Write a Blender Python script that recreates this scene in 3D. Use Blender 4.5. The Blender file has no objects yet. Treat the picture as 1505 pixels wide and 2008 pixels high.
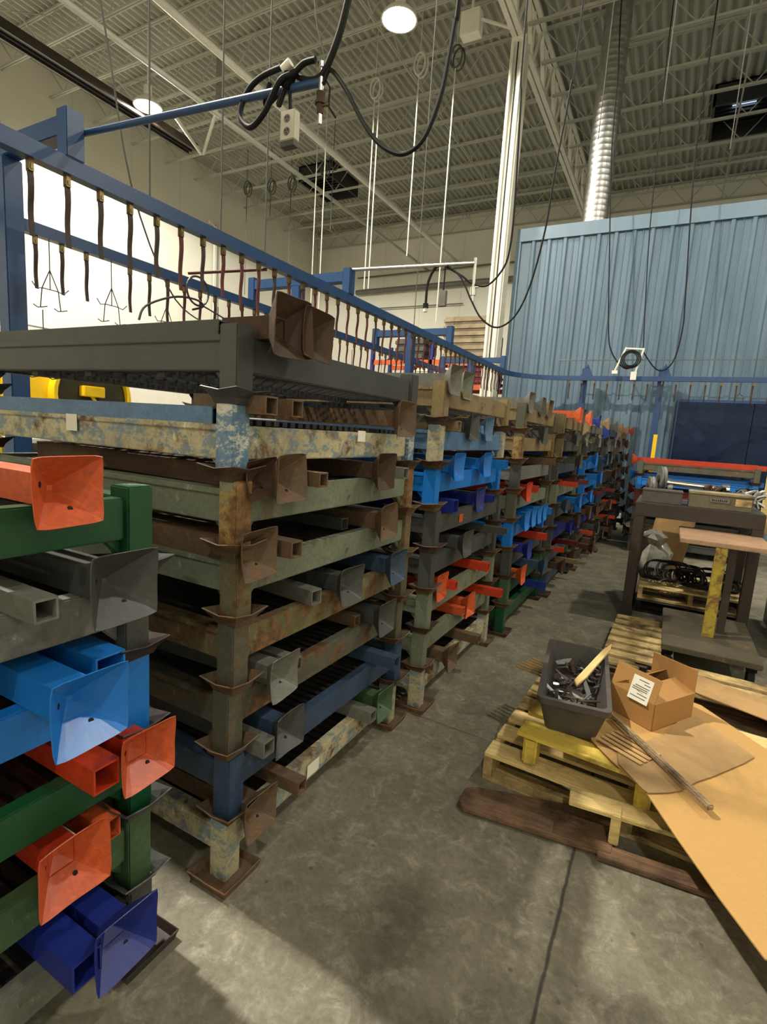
import bpy, bmesh, math, random
from mathutils import Vector, Matrix, Quaternion

# ---------------------------------------------------------------- camera, light, exposure
scene = bpy.context.scene
col = scene.collection
cam_data = bpy.data.cameras.new('camera')
cam = bpy.data.objects.new('camera', cam_data)
col.objects.link(cam)
yaw, pitch, roll, FPX = -0.490216723, 0.15231539, 0.065934486, 1026.956
cy, sy, cp, sp = math.cos(yaw), math.sin(yaw), math.cos(pitch), math.sin(pitch)
F = Vector((sy * cp, cy * cp, -sp))
Rt = Vector((cy, -sy, 0))
U = Rt.cross(F)
c_, s_ = math.cos(roll), math.sin(roll)
Rr = Rt * c_ + U * s_
Ur = -Rt * s_ + U * c_
m = Matrix((Rr, Ur, -F)).transposed().to_4x4()
m.translation = Vector((0, 0, 1.55))
cam.matrix_world = m
cam_data.sensor_fit = 'VERTICAL'
cam_data.sensor_height = 36.0
cam_data.lens = FPX / 2008 * 36.0
cam_data.clip_start = 0.02
cam_data.clip_end = 200
scene.camera = cam

world = bpy.data.worlds.new('world')
scene.world = world
world.use_nodes = True
bg = world.node_tree.nodes['Background']
bg.inputs[0].default_value = (0.75, 0.85, 1.0, 1)
bg.inputs[1].default_value = 0.02

scene.view_settings.view_transform = 'Standard'
scene.view_settings.look = 'None'
scene.view_settings.gamma = 1
scene.view_settings.exposure = 0.85
scene.view_settings.use_curve_mapping = False

LAMP_POWER = 900
LAMP_COLOR = (1.0, 0.935, 0.80)
LAMPS = [(-12.3, 9.43, 9.0), (-5.38, 9.43, 9.0), (2.9, 6.0, 9.0), (8.4, 9.43, 9.0),
         (-5.6, 1.45, 9.0), (2.2, -5.5, 9.0), (8.4, -3.0, 9.0)]
LAMP_SCALE = [1.7, 0.8, 0.68, 0.5, 3.8, 0.72, 0.3]

# ---------------------------------------------------------------- materials
MATS = {}
def newmat(name):
    mt = bpy.data.materials.new(name)
    mt.use_nodes = True
    nt = mt.node_tree
    b = nt.nodes['Principled BSDF']
    return mt, nt, b

def noise(nt, scale, detail=4, rough=0.6, dist=0.0, coord='Object', stretch=None):
    tc = nt.nodes.new('ShaderNodeTexCoord')
    n = nt.nodes.new('ShaderNodeTexNoise')
    n.inputs['Scale'].default_value = scale
    n.inputs['Detail'].default_value = detail
    n.inputs['Roughness'].default_value = rough
    n.inputs['Distortion'].default_value = dist
    if stretch:
        mp = nt.nodes.new('ShaderNodeMapping')
        mp.inputs['Scale'].default_value = stretch
        nt.links.new(tc.outputs[coord], mp.inputs[0])
        nt.links.new(mp.outputs[0], n.inputs['Vector'])
    else:
        nt.links.new(tc.outputs[coord], n.inputs['Vector'])
    return n

def ramp(nt, src, p0, p1, c0=(0, 0, 0, 1), c1=(1, 1, 1, 1)):
    r = nt.nodes.new('ShaderNodeValToRGB')
    r.color_ramp.elements[0].position = p0
    r.color_ramp.elements[1].position = p1
    r.color_ramp.elements[0].color = c0
    r.color_ramp.elements[1].color = c1
    nt.links.new(src, r.inputs[0])
    return r

def mix(nt, fac, a, b):
    x = nt.nodes.new('ShaderNodeMix')
    x.data_type = 'RGBA'
    for sock, v in ((x.inputs[0], fac), (x.inputs[6], a), (x.inputs[7], b)):
        if hasattr(v, 'links') or hasattr(v, 'is_linked'):
            nt.links.new(v, sock)
        else:
            sock.default_value = v if not isinstance(v, tuple) else (v + (1,) if len(v) == 3 else v)
    return x.outputs[2]

def srgb(r, g, b):
    f = lambda v: (v / 255 / 12.92) if v / 255 <= 0.04045 else ((v / 255 + 0.055) / 1.055) ** 2.4
    return (f(r), f(g), f(b))

def bump(nt, b, src, strength=0.2, dist=0.002):
    bp = nt.nodes.new('ShaderNodeBump')
    bp.inputs['Strength'].default_value = strength
    bp.inputs['Distance'].default_value = dist
    nt.links.new(src, bp.inputs['Height'])
    nt.links.new(bp.outputs[0], b.inputs['Normal'])

def plain(name, rgb, rough=0.6, metal=0.0, var=0.25, scale=6, spec=0.5):
    if name in MATS: return MATS[name]
    mt, nt, b = newmat(name)
    n = noise(nt, scale, 5)
    d = tuple(v * (1 - var) for v in rgb)
    l = tuple(min(1, v * (1 + var * 0.6)) for v in rgb)
    r = ramp(nt, n.outputs[0], 0.3, 0.7, d + (1,), l + (1,))
    nt.links.new(r.outputs[0], b.inputs['Base Color'])
    b.inputs['Roughness'].default_value = rough
    b.inputs['Metallic'].default_value = metal
    b.inputs['Specular IOR Level'].default_value = spec
    MATS[name] = mt
    return mt

RUST = srgb(92, 66, 42)
def painted(name, rgb, rust=0.25, under=None, gloss=0.45, grime=0.35):
    """worn paint on steel with rust blooms, chips and grime"""
    if name in MATS: return MATS[name]
    mt, nt, b = newmat(name)
    n1 = noise(nt, 5, 6, 0.65, 0.3)
    base = mix(nt, ramp(nt, n1.outputs[0], 0.35, 0.75).outputs[0], rgb, tuple(v * (1 - grime) for v in rgb))
    if under:
        n3 = noise(nt, 16, 10, 0.75, 0.2, stretch=(1, 1, 1.6))
        base = mix(nt, ramp(nt, n3.outputs[0], 0.5, 0.55).outputs[0], base, under)
    n2 = noise(nt, 7.3, 9, 0.72, 0.4)
    lo = 0.72 - rust * 0.42
    rr = ramp(nt, n2.outputs[0], lo, lo + 0.09)
    nr = noise(nt, 30, 5)
    rc = ramp(nt, nr.outputs[0], 0.3, 0.7, tuple(v * 0.45 for v in RUST) + (1,), srgb(142, 100, 60) + (1,))
    base = mix(nt, rr.outputs[0], base, rc.outputs[0])
    if rust > .08:
        ns = noise(nt, 3.0, 8, 0.8, 0.3, stretch=(1.2, 1.2, 9))
        base = mix(nt, ramp(nt, ns.outputs[0], 0.54, 0.64, (0,) * 3 + (1,), (0.55,) * 3 + (1,)).outputs[0], base, tuple(v * .4 + w * .25 for v, w in zip(rgb, RUST)))
        nw = noise(nt, 11, 10, 0.8, 1.2, stretch=(1, 1, .35))
        base = mix(nt, ramp(nt, nw.outputs[0], 0.6, 0.64, (0,) * 3 + (1,), (0.5,) * 3 + (1,)).outputs[0], base, tuple(min(1, v * 1.9 + .06) for v in rgb))
    n5 = noise(nt, 55, 6, 0.7, 0.5)
    base = mix(nt, ramp(nt, n5.outputs[0], 0.38, 0.62, (0.0,) * 3 + (1,), (0.34 if rust > .08 else .12,) * 3 + (1,)).outputs[0], base, tuple(v * .25 for v in rgb))
    nt.links.new(base, b.inputs['Base Color'])
    rg = ramp(nt, rr.outputs[0], 0, 1, (gloss,) * 3 + (1,), (0.85,) * 3 + (1,))
    nt.links.new(rg.outputs[0], b.inputs['Roughness'])
    bump(nt, b, n2.outputs[0], 0.25, 0.003)
    MATS[name] = mt
    return mt

def emission(name, rgb, strength):
    mt, nt, b = newmat(name)
    b.inputs['Base Color'].default_value = rgb + (1,)
    b.inputs['Emission Color'].default_value = rgb + (1,)
    b.inputs['Emission Strength'].default_value = strength
    MATS[name] = mt
    return mt

CREAM = painted('worn cream paint', srgb(196, 186, 150), 0.42, under=srgb(120, 140, 150))
OLIVE = painted('olive green paint', srgb(116, 110, 78), 0.6)
SAGE = painted('sage green paint', srgb(122, 130, 110), 0.34)
GREYGREEN = painted('grey green paint', srgb(94, 94, 80), 0.5)
CHAR = painted('charcoal paint', srgb(70, 71, 70), 0.05, grime=0.25)
DARKGREY = painted('dark grey paint', srgb(74, 76, 74), 0.2)
STEEL = painted('weathered grey steel', srgb(118, 118, 110), 0.2)
SLATE = painted('slate blue paint', srgb(58, 78, 104), 0.12)
WORNBLUE = painted('worn sky blue paint', srgb(108, 142, 172), 0.25, under=srgb(205, 205, 190))
PALEBLUE = painted('faded blue paint', srgb(92, 128, 166), 0.15)
BRIGHTBLUE = painted('bright blue paint', srgb(28, 118, 205), 0.0, grime=0.12, gloss=0.32)
NAVY = painted('deep blue paint', srgb(28, 44, 130), 0.0, grime=0.25, gloss=0.4)
GREEN = painted('dark green paint', srgb(22, 76, 46), 0.02, grime=0.25, gloss=0.35)
MIDGREEN = painted('moss green paint', srgb(72, 100, 66), 0.1)
ORANGE = painted('orange paint', srgb(208, 92, 48), 0.2, grime=0.15, gloss=0.4)
REDORANGE = painted('red orange paint', srgb(202, 62, 30), 0.16, grime=0.2, gloss=0.4)
RED = painted('dark red paint', srgb(120, 26, 22), 0.1, gloss=0.4)
YRUST = painted('rusty yellow paint', srgb(176, 148, 84), 0.75, under=srgb(128, 134, 112))
RUSTY = painted('rusty steel', srgb(106, 86, 66), 0.55, grime=0.5, gloss=0.7)
DARKRUST = painted('dark brown rusty steel', srgb(78, 56, 42), 0.4, grime=0.5, gloss=0.75)
TAN = painted('tan rusted paint', srgb(150, 130, 92), 0.4)
BLACK = plain('black rubber', (0.006, 0.006, 0.006), 0.6, var=0.3, spec=0.25)
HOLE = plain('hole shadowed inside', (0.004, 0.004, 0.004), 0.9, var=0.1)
DECK = painted('dark deck steel', srgb(34, 32, 30), 0.3)
RAILBLUE = painted('conveyor blue paint', srgb(36, 70, 116), 0.0, grime=0.2, gloss=0.35)
WHITEP = plain('white painted steel', srgb(226, 224, 212), 0.5, var=0.08)
ROOFP = plain('grey white roof paint', srgb(176, 176, 164), 0.65, var=0.1, scale=2)
WALLP = plain('white wall paint', srgb(228, 226, 212), 0.7, var=0.05, scale=0.8)
CHROME = plain('chrome', (0.75, 0.75, 0.73), 0.2, 1.0, var=0.1)
GALV = plain('galvanised steel', (0.5, 0.5, 0.49), 0.42, 1.0, var=0.25, scale=9)
YELLOW = plain('yellow paint', srgb(240, 200, 20), 0.45, var=0.12)
STRAP = plain('dark brown strap', srgb(52, 34, 28), 0.6, var=0.4)
STRAPRED = plain('reddish brown strap', srgb(84, 30, 26), 0.6, var=0.4)
BRASS = plain('aged brass', srgb(120, 104, 70), 0.35, 0.9, var=0.2)
PLASTICW = plain('off white plastic', srgb(186, 182, 168), 0.5, var=0.05)
DARKPLASTIC = plain('dark grey plastic', srgb(74, 70, 66), 0.55, var=0.25, scale=12)
PAPER = plain('white paper', srgb(226, 222, 208), 0.8, var=0.05)
DARKBROWN = painted('brown black steel', srgb(56, 46, 40), 0.2, grime=0.4)
WIRE = plain('thin grey wire', (0.05, 0.05, 0.05), 0.5, 0.6, var=0.2)
CABLE = plain('steel cable', (0.10, 0.10, 0.09), 0.6, 0.3, var=0.2)
ROPE = plain('pale rope', srgb(200, 198, 184), 0.8, var=0.1)

def wood(name, a, b_, dirt=0.3, sc=3.0):
    if name in MATS: return MATS[name]
    mt, nt, b = newmat(name)
    n = noise(nt, sc, 6, 0.6, 1.5, stretch=(1.5, 18, 18))
    r = ramp(nt, n.outputs[0], 0.3, 0.7, a + (1,), b_ + (1,))
    n2 = noise(nt, 4, 6, 0.7)
    c = mix(nt, ramp(nt, n2.outputs[0], 0.6 - dirt * 0.4, 0.8 - dirt * 0.3).outputs[0], r.outputs[0],
            tuple(v * 0.22 for v in a))
    nt.links.new(c, b.inputs['Base Color'])
    b.inputs['Roughness'].default_value = 0.8
    bump(nt, b, n.outputs[0], 0.3, 0.002)
    MATS[name] = mt
    return mt
PINE = wood('pale pine', srgb(190, 160, 100), srgb(230, 206, 144), 0.22)
PINEDIRTY = wood('dirty pine', srgb(150, 124, 80), srgb(210, 184, 124), 0.45)
YWOOD = wood('yellow painted wood', srgb(190, 160, 60), srgb(222, 194, 92), 0.25)
DARKWOOD = wood('dark stained wood', srgb(86, 64, 48), srgb(132, 102, 74), 0.35)
OLDWOOD = wood('old grey wood', srgb(120, 100, 76), srgb(176, 152, 116), 0.35)

def cardboard(name, rgb, stain=0.3):
    mt, nt, b = newmat(name)
    n = noise(nt, 2.2, 6, 0.6, 0.4)
    n2 = noise(nt, 60, 2, 0.5, stretch=(1, 8, 1))
    c = mix(nt, ramp(nt, n.outputs[0], 0.62 - stain * 0.3, 0.85 - stain * 0.2).outputs[0], rgb, tuple(v * 0.45 for v in rgb))
    c = mix(nt, ramp(nt, n2.outputs[0], 0.4, 0.62).outputs[0], c, mix(nt, 0.1, c, (0.08, 0.05, 0.02)))
    nt.links.new(c, b.inputs['Base Color'])
    b.inputs['Roughness'].default_value = 0.75
    MATS[name] = mt
    return mt
CARD = cardboard('brown cardboard', srgb(184, 144, 84), 0.25)
CARDBOX = cardboard('carton board', srgb(164, 120, 66), 0.3)
CARDOLD = cardboard('soiled cardboard', srgb(178, 142, 92), 0.75)

def concrete():
    mt, nt, b = newmat('floor concrete')
    n1 = noise(nt, 0.55, 6, 0.6, 0.4)
    n2 = noise(nt, 3.2, 8, 0.65, 0.6)
    n3 = noise(nt, 38, 8, 0.75)
    c = ramp(nt, n1.outputs[0], 0.3, 0.72, srgb(118, 113, 96) + (1,), srgb(152, 146, 124) + (1,)).outputs[0]
    c = mix(nt, ramp(nt, n2.outputs[0], 0.38, 0.75, (0, 0, 0, 1), (0.7, 0.7, 0.7, 1)).outputs[0], c, srgb(78, 74, 62))
    n4 = noise(nt, 11, 8, 0.75, 0.8)
    c = mix(nt, ramp(nt, n4.outputs[0], 0.5, 0.66, (0, 0, 0, 1), (0.4, 0.4, 0.4, 1)).outputs[0], c, srgb(196, 190, 168))
    c = mix(nt, ramp(nt, n3.outputs[0], 0.35, 0.7, (0.45, 0.45, 0.45, 1), (0, 0, 0, 1)).outputs[0], c, srgb(48, 46, 40))
    # spots
    tc = nt.nodes.new('ShaderNodeTexCoord')
    vo = nt.nodes.new('ShaderNodeTexVoronoi'); vo.inputs['Scale'].default_value = 9
    vo.inputs['Randomness'].default_value = 1
    nt.links.new(tc.outputs['Object'], vo.inputs['Vector'])
    c = mix(nt, ramp(nt, vo.outputs['Distance'], 0.05, 0.085, (0.55, 0.55, 0.55, 1), (0, 0, 0, 1)).outputs[0], c, srgb(62, 58, 50))
    # dark floor patches, with the camera operator's cast shadow painted in among them
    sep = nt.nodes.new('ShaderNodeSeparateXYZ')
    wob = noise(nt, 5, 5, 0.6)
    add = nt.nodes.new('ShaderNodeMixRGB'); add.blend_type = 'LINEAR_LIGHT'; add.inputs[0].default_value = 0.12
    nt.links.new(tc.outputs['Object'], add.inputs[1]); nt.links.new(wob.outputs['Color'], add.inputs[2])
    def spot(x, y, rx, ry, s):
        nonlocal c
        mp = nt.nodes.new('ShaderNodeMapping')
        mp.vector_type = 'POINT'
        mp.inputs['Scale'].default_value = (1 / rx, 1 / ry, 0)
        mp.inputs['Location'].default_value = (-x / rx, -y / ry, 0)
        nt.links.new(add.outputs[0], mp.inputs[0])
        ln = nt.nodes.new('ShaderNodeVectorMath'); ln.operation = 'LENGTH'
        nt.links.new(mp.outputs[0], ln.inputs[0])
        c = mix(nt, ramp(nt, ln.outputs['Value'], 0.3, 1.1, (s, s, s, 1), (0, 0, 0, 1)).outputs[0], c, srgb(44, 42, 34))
    spot(-0.55, 1.35, 0.16, 0.30, 0.55)  # painted shadow of the person standing at the camera
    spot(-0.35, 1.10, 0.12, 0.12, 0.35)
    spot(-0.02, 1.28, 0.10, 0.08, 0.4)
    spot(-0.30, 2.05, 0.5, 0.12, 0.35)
    # saw-cut joints: along the aisle and across it
    nt.links.new(tc.outputs['Object'], sep.inputs[0])
    jn = noise(nt, 14, 4)
    def joint(axis, pos, slope, width=0.006, s=0.85):
        nonlocal c
        o = 'X' if axis == 'x' else 'Y'
        q = 'Y' if axis == 'x' else 'X'
        a = nt.nodes.new('ShaderNodeMath'); a.operation = 'MULTIPLY_ADD'
        nt.links.new(sep.outputs[q], a.inputs[0]); a.inputs[1].default_value = -slope; a.inputs[2].default_value = -pos
        s2 = nt.nodes.new('ShaderNodeMath'); s2.operation = 'ADD'
        nt.links.new(sep.outputs[o], s2.inputs[0]); nt.links.new(a.outputs[0], s2.inputs[1])
        w = nt.nodes.new('ShaderNodeMath'); w.operation = 'MULTIPLY_ADD'
        nt.links.new(jn.outputs[0], w.inputs[0]); w.inputs[1].default_value = 0.012
        nt.links.new(s2.outputs[0], w.inputs[2])
        w2 = nt.nodes.new('ShaderNodeMath'); w2.operation = 'SUBTRACT'
        nt.links.new(w.outputs[0], w2.inputs[0]); w2.inputs[1].default_value = 0.006
        ab = nt.nodes.new('ShaderNodeMath'); ab.operation = 'ABSOLUTE'
        nt.links.new(w2.outputs[0], ab.inputs[0])
        c = mix(nt, ramp(nt, ab.outputs[0], width * 0.5, width * 1.3, (s, s, s, 1), (0, 0, 0, 1)).outputs[0], c, srgb(22, 20, 16))
    joint('x', JX, 0.0)
    joint('y', JY, JYS, 0.004, 0.6)
    joint('x', 4.6, 0.0)
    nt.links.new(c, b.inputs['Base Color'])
    rr = ramp(nt, n2.outputs[0], 0.3, 0.8, (0.55, 0.55, 0.55, 1), (0.8, 0.8, 0.8, 1))
    nt.links.new(rr.outputs[0], b.inputs['Roughness'])
    bump(nt, b, n3.outputs[0], 0.15, 0.002)
    return mt
JX, JY, JYS = -0.128, 2.5, -0.02

# ---------------------------------------------------------------- mesh helpers
class MB:
    def __init__(self):
        self.v = []; self.f = []; self.mi = []; self.mats = []; self.m = 0
    def mat(self, mt):
        if mt not in self.mats: self.mats.append(mt)
        self.m = self.mats.index(mt); return self
    def face(self, idx): self.f.append(idx); self.mi.append(self.m)
    def box(self, x0, x1, y0, y1, z0, z1, M=None):
        b = len(self.v)
        for p in ((x0, y0, z0), (x1, y0, z0), (x1, y1, z0), (x0, y1, z0), (x0, y0, z1), (x1, y0, z1), (x1, y1, z1), (x0, y1, z1)):
            p = Vector(p)
            self.v.append(tuple(M @ p if M else p))
        for q in ((3, 2, 1, 0), (4, 5, 6, 7), (0, 1, 5, 4), (1, 2, 6, 5), (2, 3, 7, 6), (3, 0, 4, 7)):
            self.face([b + i for i in q])
        return self
    def bar(self, a, c, w, h, up=(0, 0, 1)):
        """rectangular bar from a to c, width w, height h"""
        a, c = Vector(a), Vector(c)
        d = (c - a); L = d.length; d.normalize()
        up = Vector(up)
        if abs(d.dot(up)) > 0.97: up = Vector((1, 0, 0))
        s = d.cross(up).normalized(); t = s.cross(d)
        M = Matrix((d, s, t)).transposed().to_4x4(); M.translation = a
        return self.box(0, L, -w / 2, w / 2, -h / 2, h / 2, M)
    def quad(self, *ps):
        b = len(self.v); self.v += [tuple(p) for p in ps]; self.face(list(range(b, b + len(ps)))); return self
    def prism(self, pts, z0, z1, M=None):
        b = len(self.v); n = len(pts)
        for z in (z0, z1):
            for p in pts:
                q = Vector((p[0], p[1], z)); self.v.append(tuple(M @ q if M else q))
        self.face([b + i for i in reversed(range(n))]); self.face([b + n + i for i in range(n)])
        for i in range(n): self.face([b + i, b + (i + 1) % n, b + n + (i + 1) % n, b + n + i])
        return self
    def tube(self, path, r, n=8, cap=True, closed=False):
        path = [Vector(p) for p in path]
        rings = []; prev = None
        N = len(path)
        for i, p in enumerate(path):
            if closed: d = path[(i + 1) % N] - path[i - 1]
            else: d = path[min(i + 1, N - 1)] - path[max(i - 1, 0)]
            if d.length < 1e-9: d = Vector((0, 0, 1))
            d.normalize()
            if prev is None:
                s = d.orthogonal().normalized()
            else:
                s = (prev - d * prev.dot(d))
                s = s.normalized() if s.length > 1e-6 else d.orthogonal().normalized()
            prev = s; t = d.cross(s)
            rad = r(i / (N - 1)) if callable(r) else r
            b = len(self.v)
            for k in range(n):
                a = 2 * math.pi * k / n
                self.v.append(tuple(p + (s * math.cos(a) + t * math.sin(a)) * rad))
            rings.append(b)
        for i in range(len(rings) - (0 if closed else 1)):
            a, c = rings[i], rings[(i + 1) % len(rings)]
            for k in range(n): self.face([a + k, a + (k + 1) % n, c + (k + 1) % n, c + k])
        if cap and not closed:
            self.face([rings[0] + k for k in reversed(range(n))]); self.face([rings[-1] + k for k in range(n)])
        return self
    def cyl(self, a, c, r, n=16): return self.tube([a, c], r, n)
    def lathe(self, prof, n=24, M=None):
        b = len(self.v)
        for r, z in prof:
            for k in range(n):
                a = 2 * math.pi * k / n
                q = Vector((r * math.cos(a), r * math.sin(a), z)); self.v.append(tuple(M @ q if M else q))
        for i in range(len(prof) - 1):
            for k in range(n):
                self.face([b + i * n + k, b + i * n + (k + 1) % n, b + (i + 1) * n + (k + 1) % n, b + (i + 1) * n + k])
        self.face([b + k for k in reversed(range(n))]); self.face([b + (len(prof) - 1) * n + k for k in range(n)])
        return self
    def mesh(self, name, mt=None, smooth=False, bevel=0, fix=True):
        me = bpy.data.meshes.new(name)
        me.from_pydata(self.v, [], self.f)
        mats = self.mats or [mt]
        if mt and not self.mats: mats = [mt]
        for x in mats: me.materials.append(x)
        if self.mats:
            for p, i in zip(me.polygons, self.mi): p.material_index = i
        if bevel or fix:
            bm = bmesh.new(); bm.from_mesh(me)
            if bevel:
                bmesh.ops.bevel(bm, geom=list(bm.edges), offset=bevel, segments=2, affect='EDGES', clamp_overlap=True)
            bmesh.ops.recalc_face_normals(bm, faces=bm.faces)
            bm.to_mesh(me); bm.free()
        if smooth:
            for p in me.polygons: p.use_smooth = True
            try: me.set_sharp_from_angle(angle=math.radians(40))
            except Exception: pass
        return me

def link(name, me, parent=None, loc=None, rot=None):
    o = bpy.data.objects.new(name, me); col.objects.link(o)
    if loc is not None: o.location = loc
    if rot is not None: o.rotation_euler = rot
    if parent: o.parent = parent
    return o
USED = {}
def tag(o, label, cat, group=None, kind=None):
    o['label'] = label; o['category'] = cat
    if group: o['group'] = group
    if kind: o['kind'] = kind
    USED.setdefault(label, []).append(o.name)
    return o
def thing(name, label, cat, loc=(0, 0, 0), rot=(0, 0, 0), group=None):
    o = bpy.data.objects.new(name, None); o.empty_display_size = 0.1
    col.objects.link(o); o.location = loc; o.rotation_euler = rot
    return tag(o, label, cat, group)
def solid(name, mb, mt, label, cat, group=None, loc=None, rot=None, smooth=False, bevel=0):
    return tag(link(name, mb.mesh(name, mt, smooth, bevel), None, loc, rot), label, cat, group)
def struct(name, mb, mt, smooth=False, bevel=0):
    o = link(name, mb.mesh(name, mt, smooth, bevel)); o['kind'] = 'structure'; return o
def spline(pts, k=8, closed=False):
    P = [Vector(p) for p in pts]; out = []; n = len(P)
    rng = range(n) if closed else range(n - 1)
    for i in rng:
        g = lambda j: P[j % n] if closed else P[max(0, min(n - 1, j))]
        p0, p1, p2, p3 = g(i - 1), g(i), g(i + 1), g(i + 2)
        for s in range(k):
            t = s / k
            out.append(0.5 * ((2 * p1) + (p2 - p0) * t + (2 * p0 - 5 * p1 + 4 * p2 - p3) * t * t + (-p0 + 3 * p1 - 3 * p2 + p3) * t ** 3))
    if not closed: out.append(P[-1])
    return out
def ordinal(n): return ['lowest', 'second', 'third', 'fourth', 'fifth', 'sixth', 'seventh', 'eighth'][n]
rnd = random.Random(7)

# ---------------------------------------------------------------- room
WX0, WX1, WY0, WY1 = -16.3, 11.0, -9.0, 22.0
ZJ, ZD = 10.0, 10.72
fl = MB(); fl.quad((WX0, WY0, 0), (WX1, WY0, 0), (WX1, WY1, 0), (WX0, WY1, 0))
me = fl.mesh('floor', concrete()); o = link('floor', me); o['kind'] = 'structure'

def wall_panel(name, M, length, height):
    w = MB(); x = 0
    while x < length:
        e = min(length, x + 1.9)
        w.box(x + 0.006, e - 0.006, 0, 0.16, 0, height, M)
        x = e
    w.box(0, length, 0.012, 0.15, 0, height, M)
    return struct(name, w, WALLP)
wall_panel('wall_left', Matrix.Translation((WX0, WY0, 0)) @ Matrix.Rotation(math.pi / 2, 4, 'Z'), WY1 - WY0, 11)
wall_panel('wall_far', Matrix.Translation((WX0, WY1, 0)), WX1 - WX0, 11)
w = MB(); w.box(WX1, WX1 + .15, WY0, WY1, 0, 11); struct('wall_right', w, WALLP)
w = MB(); w.box(WX0, WX1, WY0 - .15, WY0, 0, 11); struct('wall_near', w, WALLP)

# corrugated roof deck, ribs run along the aisle
w = MB(); p = 0.20; x = WX0; prof = []
while x < WX1:
    prof += [(x, ZD), (x + 0.045, ZD + 0.07), (x + 0.115, ZD + 0.07), (x + 0.16, ZD)]
    x += p
b0 = len(w.v)
for X, Z in prof: w.v.append((X, WY0, Z)); w.v.append((X, WY1, Z))
for i in range(len(prof) - 1): w.face([2 * i, 2 * i + 2, 2 * i + 3, 2 * i + 1])
me = w.mesh('ceiling', ROOFP, fix=False); o = link('ceiling', me); o['kind'] = 'structure'
# lid of the roof above the deck keeps daylight out
w = MB(); w.box(WX0, WX1, WY0, WY1, ZD + .1, ZD + .2); struct('ceiling_insulation', w, ROOFP)

GX = -3.75
def joist_mesh(x0, x1, name):
    w = MB()
    zb, zt = ZJ, ZD - 0.03
    for z in (zb, zt):
        w.box(x0, x1, -0.045, -0.008, z - 0.022, z + 0.022)
        w.box(x0, x1, 0.008, 0.045, z - 0.022, z + 0.022)
    n = int((x1 - x0) / 1.15); s = (x1 - x0) / n
    for i in range(n):
        a = x0 + i * s
        w.bar((a, 0, zt), (a + s / 2, 0, zb), 0.02, 0.02); w.bar((a + s / 2, 0, zb), (a + s, 0, zt), 0.02, 0.02)
    return w.mesh(name, ROOFP)
jl = joist_mesh(WX0 + .1, GX - .05, 'joist'); jr = joist_mesh(GX + .05, WX1, 'joist')
y = 5.6; i = 0
while y < 21.9:
    for me_, side in ((jl, 'left'), (jr, 'right')):
        o = link('roof_joist', me_, None, (0, y, 0))
        tag(o, f'white open web roof joist, number {i + 1} counted from the near end in the {side} bay', 'roof joist', f'roof joists of the {side} bay')
    y += 1.25; i += 1
# bridging rods across the joists
k = 0
for xx in (-14.2, -6.6, 0.4, 4.6):
    w = MB(); yy = 5.6
    while yy < 20.6:
        w.bar((xx, yy, ZJ), (xx, yy + 1.25, ZD - .05), 0.02, 0.02); w.bar((xx, yy, ZD - .05), (xx, yy + 1.25, ZJ), 0.02, 0.02); yy += 1.25
    w.bar((xx, 5.6, ZJ), (xx, 21.8, ZJ), .03, .03)
    solid('joist_bridging', w, ROOFP, 'thin cross bracing line between roof joists, ' + ['nearest the left wall', 'over the conveyor', 'just right of the silver duct', 'far right side'][k], 'bracing', 'joist bracing')
    k += 1
# main girder along the aisle
g = thing('roof_girder', 'white roof girder truss running lengthwise from the tall column', 'girder', (GX, 0, 0))
w = MB()
zb, zt = 9.55, ZD - .05
for z in (zb, zt):
    w.box(-.11, -.015, 5.5, 21.9, z - .035, z + .035); w.box(.015, .11, 5.5, 21.9, z - .035, z + .035)
link('chord', w.mesh('chord', WHITEP), g)
w = MB(); yy = 5.6; i = 0
while yy < 21.0:
    w.bar((0, yy, zt), (0, yy + .62, zb), .09, .05); w.bar((0, yy + .62, zb), (0, yy + 1.25, zt), .05, .05)
    w.bar((0, yy + .62, zb), (0, yy + .62, zt), .035, .035); yy += 1.25
link('web', w.mesh('web', WHITEP), g)

# tall white column in front of the blue wall
CX, CY = -3.72, 11.55
g = thing('tall_column', 'tall white steel column beside the corner of the blue wall', 'column', (CX, CY, 0))
w = MB(); w.box(-.15, .15, -.16, -.14, 0, 9.52); w.box(-.15, .15, .14, .16, 0, 9.52); w.box(-.008, .008, -.14, .14, 0, 9.52)
link('steel_section', w.mesh('steel_section', WHITEP), g)
w = MB(); w.cyl((-.10, -.20, 0), (-.10, -.20, 9.4), .035, 12); w.cyl((.10, -.19, 0), (.10, -.19, 9.4), .025, 12)
link('conduit', w.mesh('conduit', WHITEP, True), g)
w = MB(); w.cyl((0.0, -.175, 2.2), (0.0, -.175, 9.4), .012, 8); link('black_cable', w.mesh('black_cable', BLACK, True), g)

# ---------------------------------------------------------------- blue corrugated booth wall
BY, BX0, BX1, BZ = 12.0, -3.5, 9.5, 5.82
def blue_mat():
    mt, nt, b = newmat('blue wall sheet')
    n = noise(nt, 1.2, 6, 0.65, stretch=(2.2, 1, 0.35))
    r = ramp(nt, n.outputs[0], 0.3, 0.75, srgb(74, 97, 116) + (1,), srgb(102, 125, 142) + (1,))
    n2 = noise(nt, 5, 8, 0.7)
    c = mix(nt, ramp(nt, n2.outputs[0], 0.62, 0.75).outputs[0], r.outputs[0], srgb(74, 98, 124))
    nt.links.new(c, b.inputs['Base Color']); b.inputs['Roughness'].default_value = 0.5
    return mt
BLUEW = blue_mat()
w = MB(); x = BX0 + .28; prof = [(BX0, 0)]
while x < BX1 - .3:
    prof += [(x, 0), (x + .03, -.045), (x + .085, -.045), (x + .115, 0), (x + .2, 0), (x + .21, -.012), (x + .225, -.012), (x + .235, 0)]
    x += 0.33
prof.append((BX1, 0))
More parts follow.
